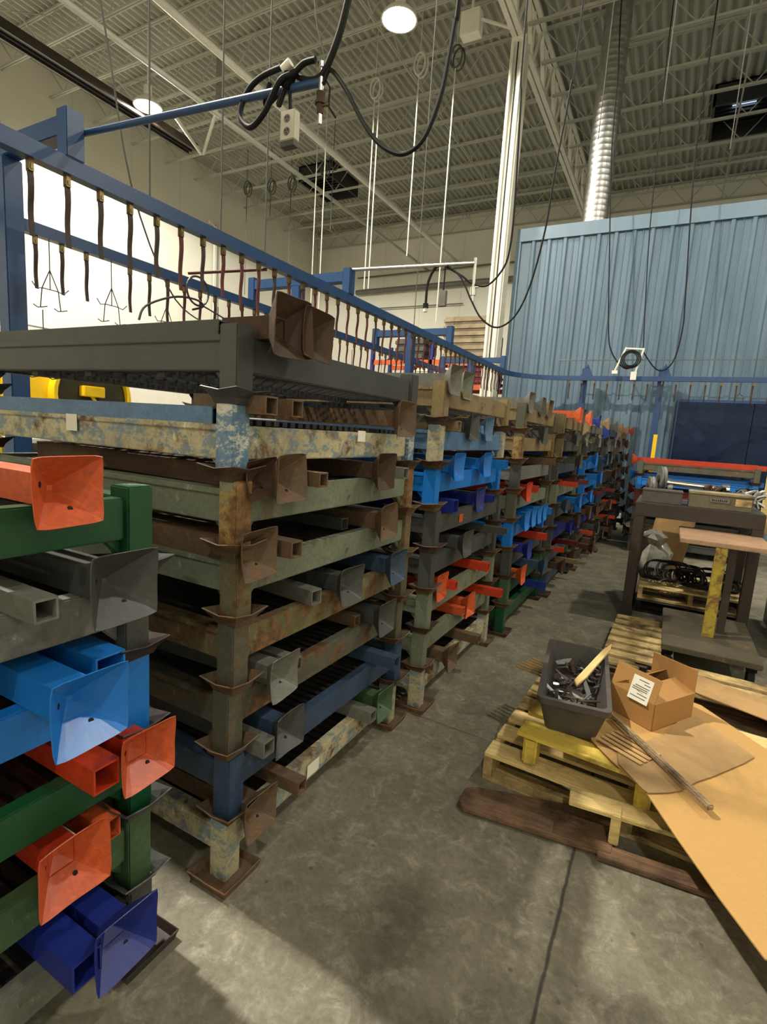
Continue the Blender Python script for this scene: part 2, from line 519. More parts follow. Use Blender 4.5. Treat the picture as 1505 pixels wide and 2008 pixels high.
DX0, DX1, DZ0, DZ1 = 0.02, 2.6, 0.45, 2.5
for X, Y in prof: w.v.append((X, BY + Y, 0)); w.v.append((X, BY + Y, BZ))
for i in range(len(prof) - 1): w.face([2 * i, 2 * i + 2, 2 * i + 3, 2 * i + 1])
me = w.mesh('wall_blue', BLUEW, fix=False); o = link('wall_blue', me); o['kind'] = 'structure'
w = MB(); w.box(BX0, BX1, BY + .01, BY + .12, 0, BZ); w.box(BX0, BX0 + .1, BY + .12, 21.5, 0, BZ); w.box(BX0, BX1, BY + .1, 21.5, BZ - .1, BZ); struct('wall_blue_backing', w, BLUEW)
w = MB(); w.box(BX0 - .02, BX1, BY - .07, BY + .14, BZ - .02, BZ + .24); w.box(BX0 - .03, BX0 + .07, BY - .06, BY + .05, 0, BZ); struct('trim_1', w, plain('blue trim paint', srgb(104, 126, 144), 0.5, var=.08))
w = MB(); w.box(DX0 - .03, DX0 + .0, BY - .09, BY - .02, 0.4, DZ1 + .02); w.box(DX0, DX1, BY - .09, BY - .02, DZ1, DZ1 + .05); struct('trim_2', w, RAILBLUE)
# dark glossy door sheets
def glossy():
    mt, nt, b = newmat('dark blue glossy sheet')
    n = noise(nt, 1.2, 3, 0.5, 0.5)
    b.inputs['Base Color'].default_value = srgb(20, 36, 66) + (1,)
    b.inputs['Roughness'].default_value = 0.22
    b.inputs['Metallic'].default_value = 0.6
    bump(nt, b, n.outputs[0], 0.5, 0.06)
    return mt
GL = glossy()
for i, (a, b_) in enumerate(((DX0, 1.24), (1.26, 2.6))):
    w = MB(); w.box(a, b_, BY - .085, BY - .055, 0.3, DZ1); struct(f'door_{i + 1}', w, GL)
# white foot block where the row meets the wall
w = MB(); w.box(-1.0, -.72, 11.45, 11.7, 0, .22); w.box(-.93, -.79, 11.5, 11.66, .22, .30)
solid('footing_block', w, WHITEP, 'white painted footing block at the base of the blue wall', 'block', bevel=.008)
w = MB(); w.box(-.93, -.79, 11.5, 11.66, .3, 2.2)
solid('blue_wall_post', w, BLUEW, 'pale blue post standing on the white footing block', 'post', bevel=.006)

# spiral duct
w = MB(); prof = []; z = 5.9
while z < ZD - .12:
    prof += [(.27, z), (.273, z + .01), (.27, z + .02)]; z += .12
prof.append((.27, ZD - .005))
solid('spiral_duct', w.lathe(prof, 28) , GALV, 'shiny silver spiral duct rising from the blue booth to the roof', 'duct', loc=(-2.12, 12.9, 0), smooth=True)
# roof vents
LOUVRE = plain('black louvre metal', (0.02, 0.02, 0.022), 0.5, var=.2)
LITGLASS = emission('daylit louvre opening', (0.6, 0.75, 1.0), 0.9)
for (x0, x1, y0, y1, lit, lab) in ((-.2, 1.2, 16.6, 18.4, True, 'dark square roof vent with daylight in its louvres at right'), (-13.0, -11.6, 16.2, 18.0, False, 'black square roof exhaust fan housing over the left bay')):
    t = thing('roof_vent', lab, 'roof vent', ((x0 + x1) / 2, (y0 + y1) / 2, 0), group=None)
    hx, hy = (x1 - x0) / 2, (y1 - y0) / 2
    w = MB(); zt = ZD - .01
    for a in ((-hx, hx, -hy, -hy + .06), (-hx, hx, hy - .06, hy), (-hx, -hx + .06, -hy, hy), (hx - .06, hx, -hy, hy)): w.box(*a, zt - .5, zt)
    w.box(-hx, hx, -hy, hy, zt - .04, zt); link('housing', w.mesh('housing', LOUVRE), t)
    w = MB()
    for k in range(9):
        yy = -hy + .12 + k * (2 * hy - .2) / 9; w.bar((-hx + .06, yy, zt - .2), (hx - .06, yy, zt - .2), .012, .14, (0, 1, 1))
    link('louvres', w.mesh('louvres', LOUVRE), t)
    if lit:
        w = MB(); w.box(-.25, .28, -.35, .1, zt - .07, zt - .045); link('opening', w.mesh('opening', LITGLASS), t)
# roof pipes
def pipe(path, r, mt, label, cat='pipe', name='roof_pipe', n=12, group=None, seg=1):
    w = MB(); w.tube(path if seg == 1 else spline(path, seg), r, n); return solid(name, w, mt, label, cat, group, smooth=True)
pipe([(-8.98, 4, 8.83), (-8.98, 21.9, 8.83)], .075, WHITEP, 'thick white sprinkler pipe running lengthwise under the roof, right one')
pipe([(-10.27, 4, 8.59), (-10.27, 21.9, 8.59)], .055, ROOFP, 'thinner white pipe running lengthwise under the roof, left one')
pipe([(-13.8, 21.75, 7.85), (-4.5, 21.75, 7.95)], .11, STEEL, 'grey horizontal duct pipe along the far white wall')
pipe([(-13.8, 21.8, 8.5), (-4.5, 21.8, 8.6)], .035, STEEL, 'thin grey pipe above the duct pipe on the far wall')
pipe([(-13.8, 21.8, 7.1), (-8.5, 21.8, 7.1)], .025, STEEL, 'thin pale pipe below the duct pipe on the far wall')
# radiant tube heater
t = thing('tube_heater', 'long black radiant tube heater hung near the left wall', 'heater', (-12.85, 0, 9.0))
w = MB(); w.box(-.17, .17, 3.5, 11.3, .10, .13); w.box(-.2, -.15, 3.5, 11.3, -.08, .12); w.box(.15, .2, 3.5, 11.3, -.08, .12)
link('reflector', w.mesh('reflector', DARKBROWN), t)
w = MB(); w.cyl((-.07, 3.5, 0), (-.07, 11.3, 0), .05); w.cyl((.07, 3.5, 0), (.07, 11.3, 0), .05); link('burner_tube', w.mesh('burner_tube', BLACK, True), t)
pipe([(-11.5, 9.6, 8.7), (-12.7, 11.45, 8.95), (-12.66, 11.5, 8.95), (-11.25, 10.7, 9.5)], .045, WHITEP, 'bent white gas pipe at the end of the tube heater')
w = MB(); w.box(-.05, .05, -.05, .05, 9.5, ZD); solid('hanger_channel', w, GALV, 'grey steel channel hanging from the roof above the heater pipe', 'channel', loc=(-11.25, 10.7, 0))
# electrical box near the column top
w = MB(); w.box(-.2, .2, -.12, .12, -.22, .22); w.box(-.03, .03, -.02, .02, .2, 1.02); o = solid('junction_box', w, WHITEP, 'white electrical junction box under the roof near the column', 'junction box', loc=(-4.6, 11.0, 9.7), bevel=.01)
pipe([(-4.4, 11.0, 9.75), (-3.75, 11.35, 9.6)], .03, WHITEP, 'short conduit from the junction box to the column', 'conduit', 'conduit')
# white cable bundle on the left wall
w = MB(); w.box(WX0 + .17, WX0 + .24, 14.95, 15.25, 8.75, 8.85); w.box(WX0 + .17, WX0 + .24, 15.2, 15.3, 3, 8.8); solid('wall_conduit', w, WHITEP, 'white conduit running down the left wall', 'conduit')
w = MB()
w.box(WX0 + .16, WX0 + .21, 4, 21, 3.8, 3.84); o = struct('trim_3', w, STEEL)

# ---------------------------------------------------------------- high bay lamps
LENS = emission('lamp lens', (1.0, 0.95, 0.82), 60)
places = ['hanging over the left bay, far side', 'hanging near the top centre of the picture', 'over the workbench', 'at the far right side', 'over the left bay behind the rack row', 'behind the camera on the aisle', 'behind the camera at the right']
for i, (x, y, z) in enumerate(LAMPS):
    t = thing('high_bay_lamp', 'round bright high bay lamp ' + places[i], 'lamp', (x, y, z), group='high bay lamps')
    w = MB(); w.lathe([(.05, .5), (.09, .46), (.10, .25), (.28, .10), (.33, .03), (.34, 0), (.31, 0.0), (.29, .04)], 24); link('housing', w.mesh('housing', WHITEP, True), t)
    w = MB(); w.lathe([(.0, 0), (.30, .0), (.30, .03), (0, .03)], 24); link('lens', w.mesh('lens', LENS), t)
    w = MB(); w.cyl((0, 0, .48), (0, 0, ZD - z - .04), .012, 8); link('stem', w.mesh('stem', WHITEP), t)
    ld = bpy.data.lights.new('high_bay_light', 'SPOT'); ld.energy = LAMP_POWER * LAMP_SCALE[i]; ld.color = LAMP_COLOR; ld.shadow_soft_size = .16; ld.spot_size = math.radians(178); ld.spot_blend = .12
    lo = bpy.data.objects.new('high_bay_light', ld); col.objects.link(lo); lo.parent = t; lo.location = (0, 0, -.03)

# ---------------------------------------------------------------- stacking trays
LX, LY = 1.52, 1.25           # outer length across the aisle, depth along it
PW = 0.072
PITCH = 0.229
def post_mesh():
    w = MB(); w.box(-PW / 2, PW / 2, -PW / 2, PW / 2, -.015, .209); return w
def ring4(w, rings):
    b = len(w.v)
    for hw, z, c in rings:
        # octagon-ish square ring with slightly dipping sides
        for (sx, sy_) in ((-1, -1), (0, -1), (1, -1), (1, 0), (1, 1), (0, 1), (-1, 1), (-1, 0)):
            dz = 0 if abs(sx * sy_) else -c
            w.v.append((sx * hw, sy_ * hw, z + dz))
    n = 8
    for i in range(len(rings) - 1):
        for k in range(n): w.face([b + i * n + k, b + i * n + (k + 1) % n, b + (i + 1) * n + (k + 1) % n, b + (i + 1) * n + k])
    return b
def cup_mesh(flat=False):
    w = MB()
    if flat:
        ring4(w, [(.0, -.02, 0), (.078, -.02, 0), (.088, .012, 0.004), (.084, .013, 0.004), (.074, -.012, 0), (.0, -.012, 0)])
    else:
        ring4(w, [(.0, -.022, 0), (.043, -.022, 0), (.050, -.004, 0), (.074, .026, .010), (.071, .028, .010), (.046, .0, 0), (.04, -.016, 0), (0, -.016, 0)])
    return w
TMESH = {}
def tmesh(kind, mt):
    key = (kind, mt.name)
    if key in TMESH: return TMESH[key]
    if kind == 'post': me = post_mesh().mesh('corner_post', mt, bevel=.004)
    elif kind == 'cup': me = cup_mesh().mesh('stacking_cup', mt)
    elif kind == 'foot': me = cup_mesh(True).mesh('stacking_cup', mt)
    elif kind in ('lbeam', 'lbeamlow'):
        w = MB(); h0, h1 = (.075, .18)
        w.box(-LX + PW, -PW, -.022, .022, h0, h1)
        w.box(-LX + PW, -PW, -.03, .026, h1 - .02, h1)
        for s in (-PW, -LX + PW):
            d = -.05 if s == -PW else .05
            w.prism([(s, h0), (s + d, h0), (s, h0 - .05)], -.006, .006, Matrix.Rotation(math.pi / 2, 4, 'X'))
        me = w.mesh('long_beam', mt, bevel=.003)
    elif kind == 'xbeam':
        w = MB(); h0, h1 = (.075, .18)
        w.box(-.022, .022, PW, LY - PW, h0, h1)
        for s, d in ((PW, .05), (LY - PW, -.05)):
            w.prism([(s, h0), (s + d, h0), (s, h0 - .05)], -.006, .006, Matrix(((0, 0, 1, 0), (1, 0, 0, 0), (0, 1, 0, 0), (0, 0, 0, 1))))
        me = w.mesh('cross_beam', mt, bevel=.004)
    elif kind == 'deck':
        w = MB(); n = 26
        for i in range(n):
            y = PW * .8 + (i + .5) * (LY - 1.6 * PW) / n; w.box(-LX + .05, -.05, y - .013, y + .013, .148, .165)
        for x in (-.4, -.8, -1.15): w.box(x - .02, x + .02, .06, LY - .06, .12, .148)
        me = w.mesh('slatted_deck', mt)
    elif kind == 'mesh':
        w = MB(); s = .06; a = -LX + .05
        ylen = LY - .12
        k = a - ylen
        while k < -.05:
            for sg in (1, -1):
                # clip diagonal bars to the deck rectangle
                p0 = max(k, a); p1 = min(k + ylen, -.05)
                if p1 - p0 > .03:
                    if sg == 1: w.bar((p0, .06 + (p0 - k), .09), (p1, .06 + (p1 - k), .09), .006, .012)
                    else: w.bar((p0, .06 + ylen - (p0 - k), .09), (p1, .06 + ylen - (p1 - k), .09), .006, .012)
            k += s
        for x in (-.4, -.8, -1.15): w.box(x - .02, x + .02, .06, LY - .06, .06, .084)
        me = w.mesh('mesh_deck', mt)
    elif kind == 'xbeamflat': pass
    TMESH[key] = me
    return me
def edge(Y): return -1.165 + .045 * (Y - 1.165)
STACKN = {}
def tray(sx, sy_, k, beam, post, label, group, deck='deck', front=None, cup=None, ang=0.0, small=False, drop=0.0):
    z0 = .02 + PITCH * k
    t = thing('stacking_tray', label, 'stacking tray', (sx, sy_, z0), (0, 0, ang), group)
    fb = front or beam
    link('long_beam', tmesh('lbeam', fb), t, (0, PW / 2, -drop))
    link('long_beam', tmesh('lbeam', beam), t, (0, LY - PW / 2, -drop))
    link('cross_beam', tmesh('xbeam', beam), t, (-PW / 2, 0, -drop))
    link('cross_beam', tmesh('xbeam', beam), t, (-LX + PW / 2, 0, 0))
    link('mesh_deck' if deck == 'mesh' else 'slatted_deck', tmesh(deck, DECK if deck != 'mesh' else CHAR), t)
    cup = cup or (RUSTY if rnd.random() < .6 else DARKRUST)
    for (px_, py_) in ((-PW / 2, PW / 2), (-PW / 2, LY - PW / 2), (-LX + PW / 2, PW / 2), (-LX + PW / 2, LY - PW / 2)):
        p = link('corner_post', tmesh('post', post), t, (px_, py_, 0))
        link('stacking_cup', tmesh('foot' if k == 0 else 'cup', cup), p, (0, 0, 0))
    return t

STACKS = {
 'A': (1.165, 'nearest full rack stack'),
 'B': (2.575, 'second rack stack'),
 'C': (4.02, 'third rack stack'),
 'D': (5.35, 'fourth rack stack'),
 'E': (6.75, 'fifth rack stack'),
 'F': (8.15, 'sixth rack stack'),
 'G': (9.55, 'farthest rack stack'),
}
CN = {CREAM.name: 'worn cream', OLIVE.name: 'olive green', SAGE.name: 'sage green', GREYGREEN.name: 'grey green', CHAR.name: 'charcoal', DARKGREY.name: 'dark grey', STEEL.name: 'weathered grey', SLATE.name: 'slate blue', WORNBLUE.name: 'worn blue and white', PALEBLUE.name: 'faded blue', BRIGHTBLUE.name: 'bright blue', NAVY.name: 'deep blue', GREEN.name: 'dark green', MIDGREEN.name: 'moss green', ORANGE.name: 'orange', REDORANGE.name: 'red orange', RED.name: 'dark red', YRUST.name: 'rusty yellow', RUSTY.name: 'rusty', DARKRUST.name: 'dark rusty', TAN.name: 'tan rusted'}
# beam, post per level from the floor up
SPEC = {
 'A': [(CREAM, CREAM), (SLATE, SLATE), (GREYGREEN, GREYGREEN), (OLIVE, GREYGREEN), (SAGE, OLIVE), (SAGE, YRUST), (CREAM, WORNBLUE), (CHAR, CHAR)],
 'B': [(CREAM, CREAM), (SAGE, SAGE), (SAGE, SAGE), (DARKGREY, DARKGREY), (DARKGREY, DARKGREY), (BRIGHTBLUE, BRIGHTBLUE), (PALEBLUE, CREAM), (TAN, TAN)],
 'C': [(GREEN, GREEN), (GREEN, MIDGREEN), (DARKGREY, DARKGREY), (BRIGHTBLUE, BRIGHTBLUE), (SAGE, GREYGREEN), (STEEL, DARKGREY), (TAN, YRUST), (TAN, GREYGREEN)],
 'D': [(SLATE, SLATE), (SLATE, MIDGREEN), (NAVY, DARKGREY), (DARKGREY, DARKGREY), (SAGE, SAGE), (DARKGREY, DARKGREY), (DARKGREY, OLIVE), (TAN, OLIVE)],
 'E': [(DARKRUST, DARKRUST), (DARKGREY, DARKGREY), (NAVY, NAVY), (BRIGHTBLUE, BRIGHTBLUE), (BRIGHTBLUE, BRIGHTBLUE), (BRIGHTBLUE, BRIGHTBLUE), (DARKGREY, DARKGREY), (STEEL, TAN)],
 'F': [(DARKGREY, DARKGREY), (DARKRUST, DARKRUST), (RUSTY, RUSTY), (SLATE, SLATE), (DARKGREY, DARKGREY), (SLATE, SLATE), (STEEL, DARKGREY), (SLATE, NAVY)],
 'G': [(DARKRUST, DARKRUST), (DARKGREY, DARKGREY), (DARKRUST, RUSTY), (DARKGREY, DARKGREY), (DARKGREY, DARKGREY), (DARKRUST, DARKRUST), (STEEL, RUSTY), (RUSTY, RUSTY)],
}
for s, (y0, sname) in STACKS.items():
    for k, (bm_, pm) in enumerate(SPEC[s]):
        x0 = edge(y0) + rnd.uniform(-.012, .012) + .036
        yy = y0 + rnd.uniform(-.01, .01)
        if k == 7: nm = 'topmost'
        else: nm = ordinal(k) + (' from the floor' if k else '')
        lab = f'{CN[bm_.name]} steel stacking tray, {nm} in the {sname}'
        front = PALEBLUE if (s, k) == ('A', 99) else None
        tray(x0, yy, k, bm_, pm, lab, 'stacking trays of the long row', 'mesh' if k == 7 else 'deck', front, ang=rnd.uniform(-.006, .006), drop=(.035 if (s, k) == ('A', 6) else 0.0),
             cup=CHAR if (s == 'A' and k == 7) else None)
# short stack at the left edge, cut by the frame
LSPEC = [(STEEL, DARKGREY), (MIDGREEN, MIDGREEN), (GREEN, GREEN), (BRIGHTBLUE, BRIGHTBLUE), (STEEL, DARKGREY), (GREEN, GREEN)]
for k, (bm_, pm) in enumerate(LSPEC):
    nm = 'topmost' if k == 5 else ordinal(k) + (' from the floor' if k else '')
    tray(-1.165 + rnd.uniform(-.008, .008), .90 - LY, k, bm_, pm, f'{CN[bm_.name]} steel stacking tray, {nm} in the left edge stack', 'stacking trays of the short stack', cup=DARKGREY if k in (1, 2, 5) else DARKBROWN)

# ---------------------------------------------------------------- loose posts lying on the trays
PM = {}
def tube_mesh(L, w_, mt):
    key = ('t', L, w_, mt.name)
    if key not in PM:
        h = w_ / 2; t_ = .005; w = MB(); w.mat(mt)
        # hollow square tube from x=0 (open end, aisle side) to x=-L
        b = len(w.v)
        for x in (0, -L):
            for q in (h, h - t_):
                for a, c in ((-1, -1), (1, -1), (1, 1), (-1, 1)): w.v.append((x, a * q, c * q))
        for i in range(4):
            j = (i + 1) % 4
            w.face([b + i, b + j, b + 8 + j, b + 8 + i])       # outer
            w.face([b + 4 + j, b + 4 + i, b + 12 + i, b + 12 + j])  # inner
            w.face([b + j, b + i, b + 4 + i, b + 4 + j])       # near rim
            w.face([b + 8 + i, b + 8 + j, b + 12 + j, b + 12 + i])
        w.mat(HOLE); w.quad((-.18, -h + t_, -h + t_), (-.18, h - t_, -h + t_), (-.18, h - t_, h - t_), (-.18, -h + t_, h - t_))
        PM[key] = w.mesh('tube', fix=False)
    return PM[key]
def flare_mesh(mt, var, small=1.0):
    key = ('f', mt.name, var, small)
    if key not in PM:
        r = random.Random(var * 13 + 1); w = MB(); w.mat(mt)
        h0, h1, d = .033 * small, .079 * small, .058 * small
        b = len(w.v); N = 4
        amp = .0015 + .0022 * (var % 3); ph = r.uniform(0, 6)
        def ring(hw, x, wave):
            out = []; M_ = 8
            for side in range(4):
                for i in range(M_):
                    u = -1 + 2 * i / M_
                    a, c = [(u, -1), (1, u), (-u, 1), (-1, -u)][side]
                    cr = abs(a * c)
                    rad = 1 - .045 * max(0, cr - .7) / .3
                    out.append((x + wave * math.sin(ph + (side * M_ + i) * .39) - wave * .6 * (1 - cr), a * hw * rad, c * hw * rad))
            return out
        R = [ring(h0, 0, 0), ring((h0 + h1) / 2, d * .5, amp * .4), ring(h1, d, amp), ring(h1 * .985, d + .002, amp), ring((h0 + h1) / 2 * .96, d * .5 + .003, amp * .4), ring(h0 * .9, .004, 0), ring(.006, -.022, 0)]
        for q in R: w.v += q
        n = 32
        for i in range(len(R) - 1):
            for k in range(n): w.face([b + i * n + k, b + i * n + (k + 1) % n, b + (i + 1) * n + (k + 1) % n, b + (i + 1) * n + k])
        w.face([b + 6 * n + k for k in range(n)])
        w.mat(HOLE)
        for (a, c) in ((-.045, .015), (.019, -.045)):
            a *= small; c *= small
            m_ = max(abs(a), abs(c)); x = (m_ - h0) / (h1 - h0) * d + .005
            nrm = Vector((1, -.9 * (abs(a) > abs(c)) * (1 if a > 0 else -1), -.9 * (abs(c) >= abs(a)) * (1 if c > 0 else -1))).normalized()
            w.tube([Vector((x, a, c)) - nrm * .002, Vector((x, a, c)) + nrm * .0015], .0065, 8)
        PM[key] = w.mesh('flared_cup', fix=False, smooth=False)
        for p in PM[key].polygons: p.use_smooth = False
    return PM[key]
POSN = {}
def loose(s, k, Y, X, mt, cup=True, L=1.25, w_=None, rolld=0.0, yawd=0.0, var=0, small=1.0, dz=0.0, pos='', cupmt=None):
    sname = STACKS[s][1] if s in STACKS else {'L': 'left edge stack'}.get(s, s)
    w_ = w_ or (.068 if cup else .05)
    z = .02 + PITCH * k + .182 + w_ / 2 + dz
    lv = 'topmost' if (k == 7 or (s == 'L' and k == 5)) else ordinal(k)
    if s == 'L' and k == 5: lv = 'topmost'
    kind = 'post with a flared square cup end' if cup else 'plain square tube post with an open end'
    col_ = CN[mt.name]
    key = (s, k, col_, cup); POSN[key] = POSN.get(key, 0) + 1
    lab = f'{col_} {"flared cup post" if cup else "open square tube"} {pos}, {lv} tray, {sname}'
    t = thing('loose_post' if cup else 'square_tube', lab, 'steel post', (X, Y, z), (math.radians(rolld), 0, math.radians(yawd)), 'loose posts lying on the trays')
    link('tube', tube_mesh(L, w_, mt), t)
    if cup: link('flared_cup', flare_mesh(cupmt or mt, var, small), t, (-.004, 0, 0))
    return t
# (stack, level, Y, X of the tube end, material, cup?, extras)
N_, M_, F_ = 'near its front corner', 'at mid length', 'near its back corner'
# stack A
loose('A', 6, 1.195, -1.235, PALEBLUE, False, pos='lying against its front beam', L=1.5, w_=.055, dz=-.04)
loose('A', 7, 1.235, -1.26, CHAR, False, pos='lying along its front beam', L=1.4, w_=.05)
loose('A', 7, 1.30, -1.10, DARKRUST, True, rolld=2, var=2, pos='in front', yawd=0, L=.2, small=1.15)
loose('A', 7, 1.425, -1.09, DARKRUST, True, rolld=-3, var=1, pos='beside its neighbour', L=.2, small=1.0)
loose('A', 6, 1.235, -1.06, RUSTY, False, L=.3, pos='front one of two', w_=.055)
loose('A', 6, 1.36, -1.06, RUSTY, False, L=.3, pos='second from the front', w_=.055)
loose('A', 6, 2.13, -1.10, RUSTY, True, var=2, pos=F_, yawd=-3, L=1.2)
loose('A', 5, 1.34, -1.11, RUSTY, True, var=2, pos='front one', rolld=2, yawd=2)
loose('A', 5, 1.255, -1.14, DARKRUST, True, var=5, pos='bent, behind the corner post', rolld=8, small=.8, yawd=-4)
loose('A', 5, 1.48, -1.03, RUSTY, False, pos='beside the front cup')
loose('A', 5, 1.99, -1.11, DARKRUST, True, var=1, pos=F_)
loose('A', 5, 2.10, -1.02, STEEL, False, pos=F_)
loose('A', 4, 1.215, -1.12, RUSTY, True, var=1, pos=N_, rolld=3)
loose('A', 4, 1.36, -1.04, RUSTY, False, pos='beside the front cup', w_=.056)
loose('A', 4, 2.06, -1.12, RUSTY, True, var=4, pos=F_, rolld=4)
loose('A', 4, 1.9, -1.2, DARKGREY, False, pos=F_)
loose('A', 3, 1.78, -1.12, DARKGREY, True, var=5, pos=M_, yawd=-3)
loose('A', 3, 1.57, -1.10, STEEL, False, pos=M_, w_=.056, yawd=-6)
loose('A', 3, 2.17, -1.11, SLATE, True, var=1, pos=F_)
loose('A', 2, 1.36, -1.12, STEEL, True, var=5, pos=N_, yawd=3)
loose('A', 2, 1.47, -1.10, STEEL, False, pos='beside the front cup')
loose('A', 2, 2.09, -1.11, DARKGREY, True, var=1, pos=F_)
loose('A', 2, 1.99, -1.16, RUSTY, False, pos=F_)
loose('A', 1, 1.40, -1.12, SLATE, True, var=4, pos=N_, cupmt=DARKGREY)
loose('A', 1, 1.29, -1.07, STEEL, False, pos='beside the corner post', w_=.056)
loose('A', 1, 2.15, -1.02, SLATE, False, pos=F_, w_=.056)
loose('A', 0, 1.26, -1.12, RUSTY, True, var=1, pos=N_)
loose('A', 0, 1.45, -1.04, RUSTY, False, pos='front one')
loose('A', 0, 2.15, -1.12, MIDGREEN, True, var=1, pos=F_)
loose('A', 0, 2.02, -1.06, STEEL, False, pos=F_, w_=.056)
# stack L
loose('L', 5, .655, -1.155, ORANGE, True, var=1, pos='its front end cut by the frame', w_=.068, rolld=1, small=.96)
loose('L', 4, .755, -1.12, DARKGREY, True, var=1, pos='with the large grey cup', w_=.075, small=1.08)
loose('L', 4, .585, -1.08, STEEL, False, pos='in front of the large cup')
loose('L', 3, .63, -1.06, BRIGHTBLUE, True, var=1, pos='with the large blue cup', w_=.078, small=1.08)
loose('L', 3, .765, -1.14, BRIGHTBLUE, False, pos='behind the large cup', w_=.078)
loose('L', 2, .82, -1.12, REDORANGE, True, var=1, pos='nearest the corner post', w_=.066, L=1.2, cupmt=ORANGE, small=1.0)
loose('L', 2, .71, -1.08, REDORANGE, False, pos='in front of the cup', w_=.066)
loose('L', 1, .65, -1.17, REDORANGE, True, var=4, pos='in front', w_=.07, cupmt=ORANGE, small=1.1, dz=.01)
loose('L', 1, .775, -1.17, ORANGE, False, pos='behind the cup', w_=.062)
loose('L', 0, .735, -1.10, NAVY, True, var=1, pos='nearest the corner post', w_=.072, small=1.1)
loose('L', 0, .64, -1.06, NAVY, False, pos='in front of the cup', w_=.072)
# stack B
loose('B', 7, 2.30 + .36, -1.09, STEEL, True, var=1, pos='beside its front post', L=1.3, dz=.0)
loose('B', 7, 2.93, -1.12, SAGE, True, var=1, pos='second from the front')
loose('B', 6, 2.72, -1.02, TAN, False, pos=N_, w_=.056)
loose('B', 6, 3.05, -1.1, DARKGREY, True, var=2, pos=M_)
loose('B', 6, 3.35, -1.1, PALEBLUE, True, var=1, pos=F_)
loose('B', 5, 2.80, -1.08, BRIGHTBLUE, True, var=1, pos=N_)
loose('B', 5, 3.32, -1.08, BRIGHTBLUE, True, var=1, pos=F_)
loose('B', 5, 3.6, -.98, BRIGHTBLUE, False, pos=F_, w_=.06)
loose('B', 4, 2.80, -1.03, NAVY, False, pos=N_, w_=.075)
loose('B', 4, 3.3, -1.10, NAVY, True, var=1, pos=F_)
loose('B', 4, 3.5, -1.02, NAVY, False, pos=F_)
loose('B', 3, 2.95, -1.04, DARKGREY, True, var=5, pos=M_)
loose('B', 3, 3.6, -.94, DARKGREY, False, pos=F_)
loose('B', 2, 2.74, -1.10, REDORANGE, True, var=1, pos=N_, cupmt=ORANGE)
loose('B', 2, 2.84, -1.00, REDORANGE, False, pos='beside the front cup')
loose('B', 2, 3.40, -.98, REDORANGE, False, pos=F_, w_=.056)
loose('B', 1, 3.2, -1.07, ORANGE, True, var=2, pos=M_)
loose('B', 1, 3.08, -1.02, ORANGE, False, pos=M_)
loose('B', 1, 3.62, -.93, REDORANGE, False, pos=F_, w_=.056)
loose('B', 0, 2.66, -1.04, RUSTY, False, pos=N_)
loose('B', 0, 2.86, -1.04, RUSTY, True, var=1, pos=M_)
loose('B', 0, 3.25, -.95, RUSTY, False, pos=F_, w_=.056)
# stack C
loose('C', 7, 4.12, -1.03, STEEL, True, var=1, pos=N_)
loose('C', 7, 4.55, -1.03, DARKGREY, True, var=2, pos=M_)
loose('C', 7, 4.85, -1.03, RUSTY, True, var=1, pos=F_)
loose('C', 6, 4.6, -1.0, DARKGREY, True, var=2, pos=M_)
loose('C', 6, 4.9, -.93, TAN, False, pos=F_)
loose('C', 5, 4.9, -.9, RUSTY, False, pos=F_, w_=.06)
loose('C', 4, 4.18, -.99, REDORANGE, True, var=1, pos=N_)
loose('C', 4, 4.55, -.95, REDORANGE, False, pos=M_, w_=.06)
for q, yy in enumerate((4.18, 4.42, 4.64, 4.86)):
    loose('C', 3, yy, -.98, BRIGHTBLUE, True, var=1, pos=['first', 'second', 'third', 'fourth'][q] + ' of its row of four')
loose('C', 3, 5.0, -.9, BRIGHTBLUE, False, pos=F_, w_=.06)
loose('C', 2, 4.2, -.94, NAVY, True, var=1, pos=N_)
loose('C', 2, 4.9, -.9, REDORANGE, False, pos=F_, w_=.06)
loose('C', 1, 4.25, -.98, ORANGE, True, var=1, pos=N_)
loose('C', 1, 4.7, -.9, SLATE, True, var=2, pos=M_)
loose('C', 0, 4.9, -.86, NAVY, False, pos=F_, w_=.06)
